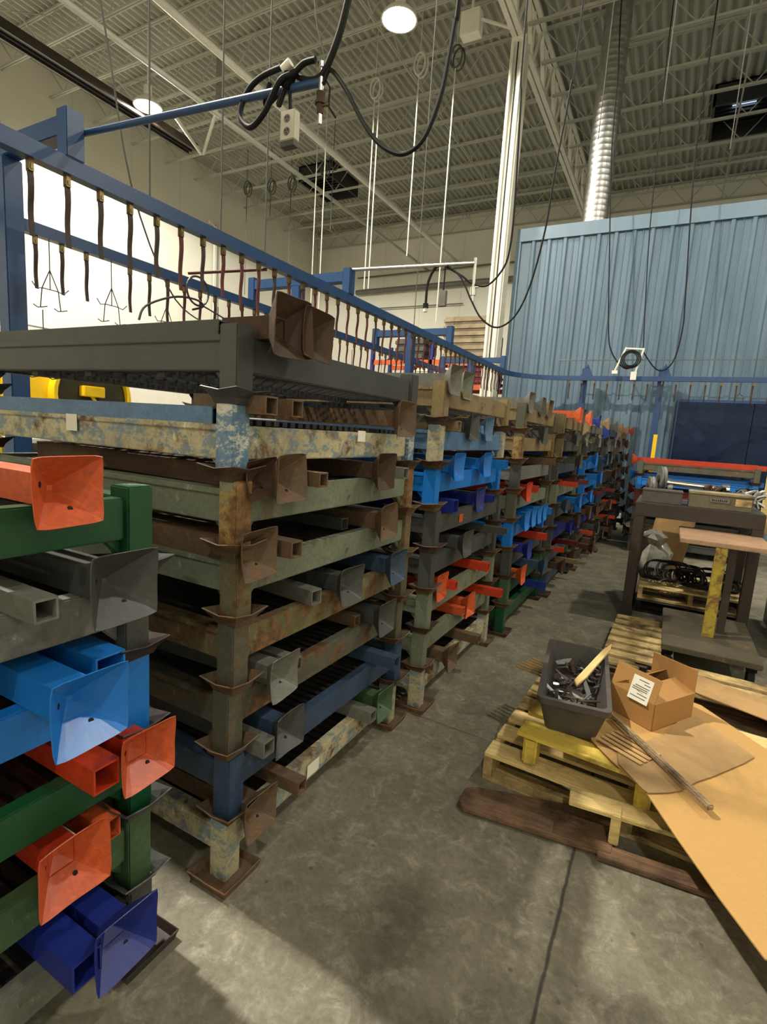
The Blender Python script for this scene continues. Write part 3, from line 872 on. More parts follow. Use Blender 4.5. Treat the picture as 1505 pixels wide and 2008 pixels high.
# farther stacks
FAR = {
 'D': [(7, ORANGE, 5.55), (7, RUSTY, 5.95), (7, ORANGE, 6.3), (6, DARKGREY, 5.6), (6, STEEL, 6.1), (5, DARKGREY, 5.8), (4, REDORANGE, 5.6), (4, RED, 6.1), (3, SLATE, 5.6), (3, BRIGHTBLUE, 6.2), (2, NAVY, 5.7), (2, DARKRUST, 6.2), (1, REDORANGE, 5.6), (1, RED, 6.1), (0, DARKRUST, 5.8), (0, TAN, 6.2)],
 'E': [(7, NAVY, 7.0), (7, TAN, 7.4), (6, STEEL, 7.1), (6, DARKGREY, 7.6), (5, BRIGHTBLUE, 7.0), (5, SLATE, 7.5), (4, BRIGHTBLUE, 7.2), (3, BRIGHTBLUE, 7.0), (3, RED, 7.6), (2, RUSTY, 7.1), (2, DARKRUST, 7.6), (1, REDORANGE, 7.0), (1, DARKGREY, 7.5), (0, DARKRUST, 7.2), (0, RUSTY, 7.7)],
 'F': [(7, DARKGREY, 8.4), (7, RUSTY, 8.9), (6, STEEL, 8.4), (6, DARKGREY, 9.0), (5, DARKGREY, 8.4), (5, SLATE, 9.0), (4, DARKRUST, 8.5), (4, STEEL, 9.0), (3, RED, 8.4), (3, DARKGREY, 9.0), (2, RUSTY, 8.5), (2, REDORANGE, 9.0), (1, DARKRUST, 8.4), (1, REDORANGE, 8.9), (0, DARKGREY, 8.5), (0, RUSTY, 9.0)],
 'G': [(7, RUSTY, 9.8), (7, RED, 10.3), (6, DARKRUST, 9.8), (6, STEEL, 10.3), (5, DARKGREY, 9.8), (5, DARKRUST, 10.3), (4, DARKGREY, 9.8), (4, DARKRUST, 10.3), (3, DARKGREY, 9.8), (3, DARKRUST, 10.3), (2, DARKRUST, 9.8), (2, DARKGREY, 10.3), (1, DARKGREY, 9.8), (1, DARKRUST, 10.3), (0, DARKGREY, 9.8), (0, DARKRUST, 10.3)],
}
for s, lst in FAR.items():
    for q, (k, mt, yy) in enumerate(lst):
        cup = not (mt in (REDORANGE, RED, TAN) and k < 5)
        loose(s, k, yy, edge(yy) + rnd.uniform(.04, .12) + (0 if cup else .08), mt, cup, var=rnd.choice((1, 2, 4)), pos=(N_ if yy - STACKS[s][0] < .45 else (M_ if yy - STACKS[s][0] < .7 else F_)), rolld=rnd.uniform(-5, 5))

# paper tags stuck on beams
def tagpaper(x, y, z, w_, h_, face, label, mt=PAPER, tilt=0):
    w = MB()
    if face == 'x': w.box(0, .0015, -w_ / 2, w_ / 2, -h_ / 2, h_ / 2)
    else: w.box(-w_ / 2, w_ / 2, -.0015, 0, -h_ / 2, h_ / 2)
    return solid('paper_tag', w, mt, label, 'tag', 'paper tags', loc=(x, y, z), rot=(tilt, 0, 0))
tagpaper(-1.94, 1.162, .02 + PITCH * 6 + .115, .065, .06, 'y', 'cream paper tag on the left front beam of the worn blue and white tray')
tagpaper(-1.142, 1.90, .02 + PITCH * 6 + .13, .06, .045, 'x', 'small cream paper tag on the side beam of the cream tray second from top')
tagpaper(-1.140, 1.66, .02 + .125, .08, .055, 'x', 'torn white paper tag on the lowest rusty cream beam')
tagpaper(edge(2.575) + .036, 3.0, .02 + PITCH * 4 + .125, .06, .05, 'x', 'small orange tag on a dark beam of the second stack', ORANGE)

# ---------------------------------------------------------------- second rack stack behind the bench
for k in range(6):
    bm_ = [DARKGREY, DARKRUST, DARKGREY, RED, BRIGHTBLUE, GREYGREEN][k]
    tray(1.12, 8.75, k, bm_, bm_, f'{CN[bm_.name]} stacking tray behind the bench, {"topmost" if k == 5 else ordinal(k)} of its stack', 'trays of the stack behind the bench', deck='deck')
for k in range(6):
    for q, yy in enumerate((8.9, 9.35)):
        mt = [DARKRUST, DARKGREY, DARKGREY, RED, BRIGHTBLUE, REDORANGE][k]
        t = thing('loose_post', f'{CN[mt.name]} cup post on the {"topmost" if k == 5 else ordinal(k)} tray behind the bench, {"front" if q == 0 else "rear"} one', 'steel post', (-.43 - .04 * q, yy, .02 + PITCH * k + .182 + .034), (0, 0, math.pi), 'posts on the stack behind the bench')
        L_ = 1.62
        link('tube', tube_mesh(L_, .068, mt), t); link('flared_cup', flare_mesh(mt, 1), t, (-.004, 0, 0))
w = MB(); w.box(-.03, .03, -.03, .03, 0, 1.8)
solid('yellow_post', w, YELLOW, 'yellow bollard post standing behind the red orange tubes', 'post', loc=(-.26, 10.2, 0))

# ---------------------------------------------------------------- conveyor
CZ, CXR, CXL, CWY = 2.845, -3.05, -4.3, 11.2
RZ = CZ
def sweep_rect(path, w_, h_):
    m_ = MB(); P = [Vector(p) for p in path]; rings = []
    for i, p in enumerate(P):
        d = (P[min(i + 1, len(P) - 1)] - P[max(i - 1, 0)]).normalized(); s = Vector((d.y, -d.x, 0)).normalized()
        b = len(m_.v); rings.append(b)
        for a, c in ((-1, -1), (1, -1), (1, 1), (-1, 1)): m_.v.append(tuple(p + s * a * w_ / 2 + Vector((0, 0, c * h_ / 2))))
    for a, c in zip(rings, rings[1:]):
        for k in range(4): m_.face([a + k, a + (k + 1) % 4, c + (k + 1) % 4, c + k])
    m_.face([rings[0] + k for k in (3, 2, 1, 0)]); m_.face([rings[-1] + k for k in range(4)])
    return m_
R_ = 1.0
arc = [(CXR + R_ - R_ * math.cos(a), CWY - R_ + R_ * math.sin(a), RZ) for a in [math.pi / 2 * i / 10 for i in range(11)]]
solid('conveyor_rail', sweep_rect([(CXR, .2, RZ)] + arc + [(9.0, CWY, RZ)], .07, .085), RAILBLUE, 'blue overhead conveyor rail, the nearer run that curves along the blue wall', 'conveyor rail')
w = sweep_rect([(CXL, .5, RZ), (CXL, 10.6, RZ)], .07, .085)
solid('conveyor_rail', w, RAILBLUE, 'blue overhead conveyor rail, the farther left run parallel to the near one', 'conveyor rail')
for i, hy in enumerate((1.86, 4.65, 7.42, 10.2)):
    t = thing('conveyor_support', 'blue T-shaped support post of the overhead conveyor, ' + ['nearest, at the left edge of the picture', 'second, behind the rusty cups', 'third, in front of the pallet rack', 'farthest, beside the white column'][i], 'conveyor support', (-3.68, hy, 0), group='conveyor supports')
    w = MB(); w.box(-.055, .055, -.055, .055, 0, 3.0); w.box(-.13, .13, -.13, .13, 0, .015); link('post', w.mesh('post', RAILBLUE, bevel=.006), t)
    w = MB(); w.box(-.62, .67, -.045, .045, 3.0, 3.1); link('crossbar', w.mesh('crossbar', RAILBLUE, bevel=.005), t)
    for x in (-.62, .63):
        w = MB(); w.box(x - .045, x + .045, -.05, .05, 2.885, 3.13); link('drop_leg', w.mesh('drop_leg', RAILBLUE, bevel=.005), t)
for i, x in enumerate((-1.7, -.33, 2.6)):
    t = thing('conveyor_support', 'blue conveyor post in front of the blue wall, ' + ['left of the dark doors', 'beside the edge of the dark doors', 'at the far right'][i], 'conveyor support', (x, CWY + .16, 0), group='wall run supports')
    w = MB(); w.box(-.055, .055, -.055, .055, 0, 3.05); link('post', w.mesh('post', RAILBLUE, bevel=.006), t)
    w = MB(); w.prism([(-.12, 0), (.12, 0), (.0, .24)], -.02, .02, Matrix.Translation((.05, -.1, 2.89)) @ Matrix.Rotation(math.pi / 2, 4, 'X')); link('gusset', w.mesh('gusset', RAILBLUE), t)
# hangers
def hanger_meshes(Ls, mt, tag_):
    w = MB(); w.mat(BRASS); w.box(-.016, .016, -.012, .012, -.06, -.0); w.box(-.02, .02, -.006, .006, -.05, -.03); a = w.mesh('clip_' + tag_)
    w = MB(); w.mat(mt); n = 8; b = 0
    pts = []
    for i in range(n + 1):
        z = -.05 - (Ls - .05) * i / n; pts.append((math.sin(i * .9) * .006, 0, z, .014 - .003 * i / n))
    for (x, y, z, hw) in pts:
        for sx, sy2 in ((-1, -1), (1, -1), (1, 1), (-1, 1)): w.v.append((x + sx * .006, y + sy2 * hw, z))
    for i in range(n):
        for k in range(4): w.face([i * 4 + k, i * 4 + (k + 1) % 4, i * 4 + 4 + (k + 1) % 4, i * 4 + 4 + k])
    w.face([3, 2, 1, 0]); w.face([n * 4 + k for k in range(4)])
    w.mat(PLASTICW); w.box(.006, .008, -.004, .004, -.14, -.132)
    c = w.mesh('strap_' + tag_)
    return a, c
HM = [hanger_meshes(.37, STRAP, 'a'), hanger_meshes(.40, STRAPRED, 'b'), hanger_meshes(.35, STRAPRED, 'c'), hanger_meshes(.36, STRAP, 'd')]
def hanger(x, y, v, label, group, rz=0):
    t = thing('conveyor_hanger', label, 'hanger', (x, y, RZ - .0425), (0, 0, rz), group)
    link('clip', HM[v][0], t); link('strap', HM[v][1], t)
nh = 0
y = 1.645
while y < 10.2:
    lab = f'dark strap hanger under the near conveyor rail, number {nh + 1} from the left post'
    hanger(CXR, y, (0 if nh < 5 else rnd.choice((1, 2, 1, 3))), lab, 'strap hangers on the near conveyor run'); y += .189; nh += 1
y = 2.338; nh = 0
while y < 10.2:
    if not (nh == 3): hanger(CXL, y, (0 if nh < 5 else rnd.choice((1, 2, 1, 3))), f'dark strap hanger under the farther conveyor run, number {nh + 1} from the left', 'strap hangers on the far conveyor run')
    y += .194; nh += 1
x = -1.95; nh = 0
while x < 3:
    hanger(x, CWY, 3, f'strap hanger in front of the blue wall, number {nh + 1} from the left', 'strap hangers on the wall run', math.pi / 2); x += .235; nh += 1
# wire hooks on the far run
def hook_mesh():
    w = MB(); r = .004
    L = lambda *p: w.tube([Vector(q) for q in p], r, 5)
    L((0, 0, 0), (0, 0, -.22)); L((0, 0, -.22), (0, -.06, -.36)); L((0, 0, -.22), (0, .06, -.36)); L((0, 0, -.22), (0, 0, -.36))
    L((0, -.13, -.33), (0, -.10, -.37), (0, -.05, -.36), (0, .05, -.36), (0, .10, -.37), (0, .14, -.33))
    for s in (-1, 1):
        L((0, s * .06, -.36), (0, s * .075, -.50)); L((.0, s * .075 - .05, -.49), (0, s * .075 - .02, -.505), (0, s * .075 + .02, -.495), (0, s * .075 + .05, -.485))
    return w.mesh('wire_hook', WIRE)
WH = hook_mesh()
for i, (yy, dz) in enumerate(((2.42, 0), (2.36, -.36), (2.92, .0), (3.47, -.02), (4.1, -.1), (5.2, -.1), (5.9, -.15), (6.7, -.1), (7.6, -.1), (8.4, -.12))):
    o = link('wire_hook', WH, None, (CXL + .03, yy, RZ - .043 + dz))
    if dz < -.3: o.location.z = RZ - .06 - .5
    tag(o, 'thin wire hook rack on the far conveyor run, ' + ['upper one next to the left post', 'lower one next to the left post', 'third from the left', 'fourth from the left', 'behind the grey top tray', 'left of the rusty cups', 'just right of the rusty cups', 'before the third support', 'by the third support', 'farthest one'][i], 'wire hook', 'wire hook racks')
# door hook in front of the dark door
w = MB(); w.tube([(0, 0, 0), (0, 0, -.2)], .006, 6); w.tube([(-.06, 0, -.34), (-.06, 0, -.24), (0, 0, -.2), (.06, 0, -.24), (.06, 0, -.34)], .006, 6)
solid('wire_hook', w, WIRE, 'small wire hook hanging in front of the dark glossy door', 'wire hook', loc=(.93, CWY, 2.80))
# suspension rods
for i, yy in enumerate((2.35, 2.94, 3.41, 6.2)):
    pipe([(CXR, yy, RZ + .04), (CXR, yy, ZD)], .006, CABLE, 'thin steel suspension rod rising from the conveyor rail, ' + ['left one', 'second from left', 'third from left', 'farthest one'][i], 'rod', 'suspension_rod', 6, 'conveyor suspension rods')
pipe([(-3.6, 1.9, 6.5), (-3.6, 2.41, 4.18), (-3.6, 2.62, 3.17), (-3.62, 2.95, 2.56), (-3.7, 3.3, 2.4), (-3.75, 3.6, 2.42)], .006, CABLE, 'slanted black cable passing behind the near rail', 'cable', 'black_cable', 6, seg=4)
pipe([(-4.1, 3.05, 2.35), (-4.1, 3.12, 2.48), (-4.1, 3.4, 2.62), (-4.1, 3.65, 2.66), (-4.1, 3.75, 2.62), (-4.1, 3.62, 2.56)], .010, WIRE, 'black hose arching between the wire hooks', 'hose', 'hose', 6, seg=5)
w = MB(); w.tube([Vector((-4.1, 3.68 + .13 * math.cos(a), 2.74 + .13 * math.sin(a))) for a in [i * math.pi / 12 for i in range(24)]], .010, 6, closed=True)
solid('hose', w, WIRE, 'round loop of black hose hanging below the far rail', 'hose coil')
pipe([(-4.1, 3.75, 2.62), (-4.0, 4.2, 2.5), (-4.0, 4.7, 2.55)], .008, WIRE, 'black hose sagging from the hose loop to the second support', 'hose', 'hose', 6, seg=6)
pipe([(-3.7, 3.22, 2.74), (-3.05, 3.44, 2.78)], .012, STRAPRED, 'thin reddish rod laid across between the two conveyor rails', 'rod', 'cross_rod', 6)

# pipe 1 with hoses and outlet
pipe([(-3.07, 1.93, 3.055), (-1.47, 1.95, 2.96)], .017, RAILBLUE, 'blue horizontal pipe reaching right from the nearest conveyor support', 'pipe', 'drop_pipe')
pipe([(-1.318, 1.95, 3.34), (-1.351, 1.95, 3.227), (-1.381, 1.95, 3.127), (-1.42, 1.95, 3.045), (-1.467, 1.95, 2.981), (-1.53, 1.95, 2.98), (-1.588, 1.95, 3.009)], .014, BLACK, 'thick black hose coming down to the blue pipe end', 'hose', 'hose', 10, seg=6)
pipe([(-1.484, 1.93, 3.036), (-1.542, 1.93, 3.037), (-1.588, 1.92, 3.006), (-1.636, 1.90, 2.982), (-1.675, 1.90, 2.939), (-1.735, 1.91, 2.878), (-1.819, 1.92, 2.843), (-1.888, 1.93, 2.894), (-1.896, 1.94, 2.956), (-1.859, 1.95, 3.024), (-1.783, 1.95, 3.056), (-1.661, 1.93, 3.05)], .0125, BLACK, 'big loop of black cable hanging on the blue pipe', 'cable', 'cable_loop', 10, seg=6)
pipe([(-1.759, 1.97, 3.034), (-1.783, 1.97, 2.969), (-1.767, 1.96, 2.939), (-1.71, 1.95, 2.955), (-1.66, 1.95, 2.99)], .010, BLACK, 'short black cable loop below the blue pipe', 'cable', 'cable_loop', 8, seg=6)
pipe([(-1.455, 1.95, 2.95), (-1.422, 1.95, 2.995), (-1.342, 1.95, 2.906), (-1.253, 1.95, 2.77), (-1.179, 1.95, 2.682), (-1.109, 1.95, 2.632), (-1.049, 1.95, 2.616), (-0.988, 1.95, 2.641), (-0.947, 1.95, 2.704), (-0.911, 1.95, 2.81), (-0.893, 1.95, 2.922), (-0.88, 1.95, 3.02), (-0.871, 1.95, 3.089), (-0.855, 1.95, 3.6), (-.85, 1.95, 6), (-.85, 1.95, 9.9)], .009, BLACK, 'long black cable sagging in a U from the blue pipe up to the roof', 'cable', 'swag_cable', 8, seg=6)
pipe([(-1.318, 1.95, 3.34), (-1.25, 1.95, 4.2), (-1.2, 1.95, 6), (-1.2, 1.95, 9.9)], .014, BLACK, 'upper part of the thick black hose going up to the roof', 'hose', 'hose', 8)
pipe([(-1.539, 1.95, 3.5), (-1.509, 1.95, 3.222), (-1.463, 1.95, 3.076), (-1.444, 1.95, 3.013)], .003, CABLE, 'thin wire tied to the air fitting', 'wire', 'tie_wire', 5, seg=4)
t = thing('outlet_box', 'grey double socket outlet box hanging on a black cord from the blue pipe', 'outlet box', (-1.614, 1.94, 2.81))
w = MB(); w.box(-.038, .038, -.02, .02, -.055, .062); link('cover', w.mesh('cover', PLASTICW, bevel=.003), t)
w = MB(); w.box(-.036, .036, -.018, .018, -.078, -.056); link('bottom_cap', w.mesh('bottom_cap', DARKPLASTIC), t)
for z in (.028, -.022):
    w = MB(); w.mat(STEEL); w.lathe([(0, 0), (.016, 0), (.016, .002), (0, .002)], 16, Matrix.Translation((0, -.0205, z)) @ Matrix.Rotation(math.pi / 2, 4, 'X'))
    w.mat(HOLE); w.box(-.008, -.005, -.0235, -.022, z, z + .009); w.box(.005, .008, -.0235, -.022, z, z + .009); w.box(-.002, .002, -.0235, -.022, z - .010, z - .006)
    link('socket', w.mesh('socket'), t)
w = MB(); w.tube(spline([(0, 0, .062), (-.005, 0, .12), (-.012, 0, .18), (-.01, -.01, .22)], 5), .007, 8); link('cord', w.mesh('cord', BLACK, True), t)
w = MB(); w.box(-.022, .022, -.02, .02, -.03, .03, Matrix.Rotation(.5, 4, 'Y')); w.tube([(-.02, 0, -.03), (-.05, 0, -.09)], .014, 8); solid('cable_clamp', w, BLACK, 'black taped cable clamp on the blue pipe', 'clamp', loc=(-1.625, 1.93, 2.99), bevel=.005)
w = MB(); w.tube([(-.02, 0, .0), (.02, 0, .02)], .019, 10); solid('tape_wrap', w, PAPER, 'silver tape wrapped around the cables on the blue pipe', 'tape', loc=(-1.625, 1.92, 3.03), smooth=True)
t = thing('air_fitting', 'air line regulator with brass body hanging at the end of the blue pipe', 'air fitting', (-1.465, 1.95, 0))
w = MB(); w.cyl((0, 0, 3.03), (0, 0, 2.915), .012); w.cyl((0, 0, 3.01), (0, 0, 3.03), .018); link('chrome_pipe', w.mesh('chrome_pipe', CHROME, True), t)
w = MB(); w.tube([(0, 0, 2.92), (0, 0, 2.90), (0, 0, 2.87), (0, 0, 2.84)], lambda u: .020 - .006 * u, 12); w.cyl((0, 0, 2.885), (0, 0, 2.875), .023); link('filter_body', w.mesh('filter_body', DARKRUST, True), t)
w = MB(); w.cyl((0, 0, 2.84), (0, 0, 2.80), .010); link('coupling', w.mesh('coupling', CHROME, True), t)
w = MB(); w.cyl((0, 0, 2.87), (.035, 0, 2.868), .006); w.cyl((.033, -.001, 2.868), (.043, 0, 2.868), .009); link('brass_valve', w.mesh('brass_valve', BRASS, True), t)
w = MB(); w.tube([(0.01, 0, 2.98), (.045, 0, 2.93), (.042, 0, 2.86), (.08, 0, 2.81)], .004, 6); link('whip_line', w.mesh('whip_line', BLACK), t)

# pipe 2
pipe([(-3.05, 4.65, 3.12), (-1.75, 4.7, 3.085)], .016, GALV, 'grey horizontal pipe reaching right from the second conveyor support', 'pipe', 'drop_pipe')
pipe([(-2.004, 4.7, 3.1), (-2.129, 4.7, 3.079), (-2.196, 4.7, 2.949), (-2.204, 4.7, 2.76)], .013, BLACK, 'black cord bending down to a plug, by the column', 'cord', 'power_cord', 8, seg=6)
t = thing('plug', 'black and white plug at the end of a hanging cord left of the column', 'plug', (-2.204, 4.7, 2.735))
w = MB(); w.cyl((0, 0, .03), (0, 0, -.012), .026); link('plug_body', w.mesh('plug_body', BLACK, True), t)
w = MB(); w.cyl((0, 0, -.012), (0, 0, -.045), .021); link('plug_face', w.mesh('plug_face', WHITEP, True), t)
pipe([(-2.054, 4.7, 3.095), (-1.871, 4.7, 2.992), (-1.767, 4.7, 2.919), (-1.621, 4.7, 2.887), (-1.495, 4.7, 3.005), (-1.444, 4.7, 3.168), (-1.438, 4.7, 3.536), (-1.469, 4.7, 4.33), (-1.494, 4.7, 5.086), (-1.5, 4.7, 9.9)], .009, BLACK, 'black cable sagging slightly and rising along the white column', 'cable', 'swag_cable', 8, seg=6)
pipe([(-1.992, 4.65, 3.075), (-1.849, 4.65, 2.955), (-1.733, 4.65, 2.752), (-1.624, 4.65, 2.594), (-1.476, 4.65, 2.515), (-1.328, 4.65, 2.603), (-1.223, 4.65, 2.847), (-1.144, 4.65, 3.282), (-1.113, 4.65, 3.742), (-1.061, 4.65, 4.326), (-1.035, 4.65, 4.921), (-1.0, 4.65, 9.9)], .008, BLACK, 'black cable sagging in a deep U across the white column', 'cable', 'swag_cable', 8, seg=6)
t = thing('outlet_box', 'small grey outlet box hanging on a cord left of the column', 'outlet box', (-2.033, 4.7, 2.81))
w = MB(); w.box(-.035, .035, -.02, .02, -.08, .06); link('cover', w.mesh('cover', STEEL, bevel=.003), t)
w = MB(); w.cyl((0, 0, .06), (0, 0, .27), .007, 8); link('cord', w.mesh('cord', BLACK), t)
w = MB(); w.cyl((0, 0, .3), (0, 0, .05), .014); w.cyl((0, 0, .05), (0, 0, -.02), .026); w.cyl((0, 0, -.02), (0, 0, -.07), .013); w.cyl((.0, 0, .05), (.05, 0, .05), .008)
solid('air_fitting', w, CHROME, 'small chrome air fitting hanging at the end of the grey pipe', 'air fitting', loc=(-1.745, 4.7, 2.83), smooth=True)
# wire and cable coil before the blue wall
pipe([(-2.2, 11.05, 3.17), (4, 11.05, 3.165)], .010, GALV, 'thin silver guide wire stretched in front of the blue wall', 'wire', 'guide_wire', 6)
pipe([(-1.747, 11.05, 9.9), (-1.795, 11.05, 9.369), (-1.709, 11.05, 8.13), (-1.657, 11.05, 6.857), (-1.5, 11.05, 5.3), (-1.337, 11.05, 3.79), (-1.226, 11.05, 3.321), (-0.967, 11.05, 3.02), (-0.757, 11.05, 3.085)], .012, BLACK, 'black cable hanging in front of the blue wall, left one', 'cable', 'hanging_cable', 6, seg=6)
pipe([(-0.946, 11.05, 9.9), (-0.94, 11.05, 8.348), (-0.887, 11.05, 6.724), (-0.846, 11.05, 5.452), (-0.753, 11.05, 4.129), (-0.683, 11.05, 3.314)], .010, BLACK, 'black cable hanging in front of the blue wall, middle one', 'cable', 'hanging_cable', 6, seg=5)
pipe([(-0.683, 11.05, 3.314), (-0.451, 11.05, 3.021), (-0.281, 11.05, 2.994), (-0.147, 11.05, 3.218), (-0.096, 11.05, 3.748), (-0.126, 11.05, 4.27), (-0.287, 11.05, 6.619), (-0.281, 11.05, 8.486), (-0.277, 11.05, 9.9)], .012, BLACK, 'black cable hanging in front of the blue wall, right one', 'cable', 'hanging_cable', 6, seg=6)
t = thing('pipe_frame', 'white metal pipe frame holding coiled black cable before the blue wall', 'pipe frame', (-.87, 11.0, 3.17))
w = MB(); w.cyl((-.25, 0, -.2), (-.1, 0, .22), .018, 8); w.cyl((-.1, 0, .2), (.2, 0, .18), .018, 8); w.cyl((.2, 0, .2), (.1, 0, -.25), .018, 8); w.box(.03, .13, -.02, .02, -.37, -.22); w.box(-.3, -.2, -.02, .02, -.26, -.2)
link('frame', w.mesh('frame', WHITEP), t)
w = MB()
for q in range(3):
    w.tube([Vector((.0 + (.17 - .03 * q) * math.cos(a), -.03 - .01 * q, .0 + (.16 - .02 * q) * math.sin(a))) for a in [i * math.pi / 10 for i in range(20)]], .011, 6, closed=True)
link('cable_coil', w.mesh('cable_coil', BLACK, True), t)

# coiled ropes under the roof
for i, (x, y, z, mt, drop, lab) in enumerate(((-7.19, 11.67, 9.5, ROPE, 4.5, 'left white rope coil hanging under the roof by the bright lamp'), (-5.953, 11.467, 9.6, ROPE, 4.0, 'middle white rope coil just right of the bright lamp'), (-5.132, 11.565, 9.6, ROPE, 5.5, 'right white rope coil with a black section near the junction box'),
        (-13.933, 14.594, 9.5, CABLE, 3.5, 'leftmost small black cable coil under the roof'), (-13.004, 14.746, 9.5, CABLE, 1.0, 'second small black cable coil under the roof'), (-12.221, 14.851, 9.5, CABLE, 4, 'third small black cable coil under the roof'), (-10.588, 14.428, 9.5, CABLE, .8, 'fourth small black cable coil near the exhaust fan'), (-10.145, 14.279, 9.6, CABLE, 2, 'rightmost small black cable coil near the exhaust fan'))):
    t = thing('rope_coil', lab, 'rope', (x, y, z), group='coils under the roof')
    w = MB(); r = .22
    for q in range(2): w.tube([Vector(((r * .6) * math.cos(a) + .05 * q, .04 * q, r * math.sin(a) - .05 * q)) for a in [k * math.pi / 10 for k in range(20)]], .022, 6, closed=True)
    link('coil', w.mesh('coil', mt if i != 2 else CABLE, True), t)
    w = MB(); w.cyl((0, 0, .2), (0, 0, ZD - z), .01, 6); w.cyl((0, 0, -.2), (0, 0, -drop), .014, 6)
    if i == 0: w.cyl((.12, 0, -.1), (.12, 0, -drop), .014, 6)
    link('hanging_line', w.mesh('hanging_line', mt), t)
pipe([(-9.636, 12.777, 9.8), (-9.636, 12.777, 5.0)], .014, ROPE, 'pale vertical rope left of the outlet box', 'rope', 'hanging_rope', 6)
pipe([(-8.876, 12.12, 9.8), (-8.876, 12.12, 4.6)], .014, ROPE, 'pale vertical rope below the air fitting', 'rope', 'hanging_rope', 6)
for i, (x, y) in enumerate(((-1.6, 9.2), (-.7, 8.6), (.2, 10.2), (-6.8, 15.5))):
    pipe([(x, y, 9.9), (x, y, 6.2)], .008, CABLE, 'thin dark cable hanging from the roof, ' + ['left of the silver duct', 'in front of the silver duct', 'right of the silver duct', 'over the far white wall'][i], 'cable', 'thin_cable', 5)

# ---------------------------------------------------------------- background on the left
t = thing('yellow_machine', 'yellow machine with round dark drum behind the left racks', 'machine', (-6.0, 3.6, 0))
w = MB(); w.box(-.3, .0, -.72, -.55, 1.45, 2.1); w.box(-.3, .0, -.5, -.2, 1.40, 2.1); w.box(-.3, 0, .05, .28, 1.4, 2.05); link('housing', w.mesh('housing', YELLOW, bevel=.02), t)
w = MB(); M1 = Matrix.Translation((.0, .2, 1.72)) @ Matrix.Rotation(math.pi / 2, 4, 'Y'); w.lathe([(.46, -.12), (.46, .12), (.42, .12), (.42, -.12)], 36, M1); link('outer_ring', w.mesh('outer_ring', YELLOW, True), t)
w = MB(); w.lathe([(0, -.1), (.42, -.1), (.42, .06), (0, .06)], 36, M1); link('drum', w.mesh('drum', plain('dark olive plastic', srgb(52, 48, 24), .6), True), t)
w = MB(); w.box(.06, .16, .05, .3, 1.72, 1.84); w.tube([(.1, .16, 1.75), (.12, .24, 1.62), (.12, .3, 1.5)], .02, 8); link('latch', w.mesh('latch', YELLOW, bevel=.02), t)
w = MB(); w.box(-.5, .3, -.8, .7, .0, 1.2); link('base', w.mesh('base', DARKGREY, bevel=.01), t)
t = thing('guard_rail', 'yellow tubular guard rail below the yellow machine', 'rail', (-5.5, 3.1, 0))
w = MB(); w.tube([(0, -.5, 1.3), (0, .45, 1.3), (0, .48, 1.27), (0, .48, 0)], .025, 8); w.tube([(0, -.5, 0), (0, -.5, 1.3)], .03, 8); w.tube([(0, 0, 0), (0, 0, 1.3)], .02, 8); link('rail', w.mesh('rail', YELLOW, True), t)
w = MB(); w.box(0, .5, 0, .4, .0, 1.32); solid('blue_cabinet', w, painted('cabinet blue', srgb(40, 80, 150), 0), 'blue cabinet beside the yellow guard rail', 'cabinet', loc=(-6.1, 4.4, 0), bevel=.01)
w = MB(); w.box(0, .05, 0, 5.5, 1.0, 2.15); w.box(0, .05, 0, .06, 0, 1.0); w.box(0, .05, 5.44, 5.5, 0, 1.0); o = solid('whiteboard', w, PAPER, 'white board panels beyond the racks', 'board', loc=(-9.6, 5.2, 0))
w = MB()
for q in range(8): w.cyl((0, .3 * q, 0), (0, .3 * q, .08), .05, 10)
o = solid('parts_print', w, STEEL, 'row of small grey part drawings on the white board', 'print', loc=(-9.52, 8.4, 1.55))
w = MB(); w.box(-.06, .06, -.06, .06, 0, 2.1); solid('yellow_column', w, YELLOW, 'yellow painted post seen between the top two trays', 'post', loc=(-5.2, 6.4, 0))
w = MB(); w.box(-.06, .06, -.06, .06, 0, 2.1); solid('blue_column', w, RAILBLUE, 'blue post right of the yellow painted post', 'post', loc=(-5.0, 6.6, 0))
t = thing('clock_dial', 'round white dial on dark equipment seen between the top trays', 'dial', (-4.6, 6.6, 1.62), (0, 0, 0))
w = MB(); w.lathe([(0, 0), (.11, 0), (.11, .03), (0, .03)], 24, Matrix.Rotation(math.pi / 2, 4, 'X')); link('face', w.mesh('face', PAPER, True), t)
w = MB(); w.box(-.5, .5, .02, .4, -1.62, -.02); link('cabinet', w.mesh('cabinet', DARKGREY, bevel=.01), t)
w = MB(); w.box(-.8, .8, -.4, .4, 0, 1.5); w.box(-.7, -.2, -.41, -.3, 1.5, 1.85); w.box(.1, .6, -.4, -.1, 1.5, 1.75); solid('control_cabinet', w, BLACK, 'dark control equipment beyond the second stack', 'machine', loc=(-4.9, 8.6, 0), bevel=.02)
for i, (x, y, h) in enumerate(((-5.5, 10.2, 1.62), (-4.9, 9.9, 1.66), (-4.4, 10.4, 1.6))):
    w = MB(); w.box(-.25, .25, -.25, .25, 0, h); solid('tall_carton', w, YWOOD, 'yellow tan stacked carton seen through the third rack stack, ' + ['left', 'middle', 'right'][i] + ' one', 'carton', 'cartons behind the rack row', loc=(x, y, 0), bevel=.01)

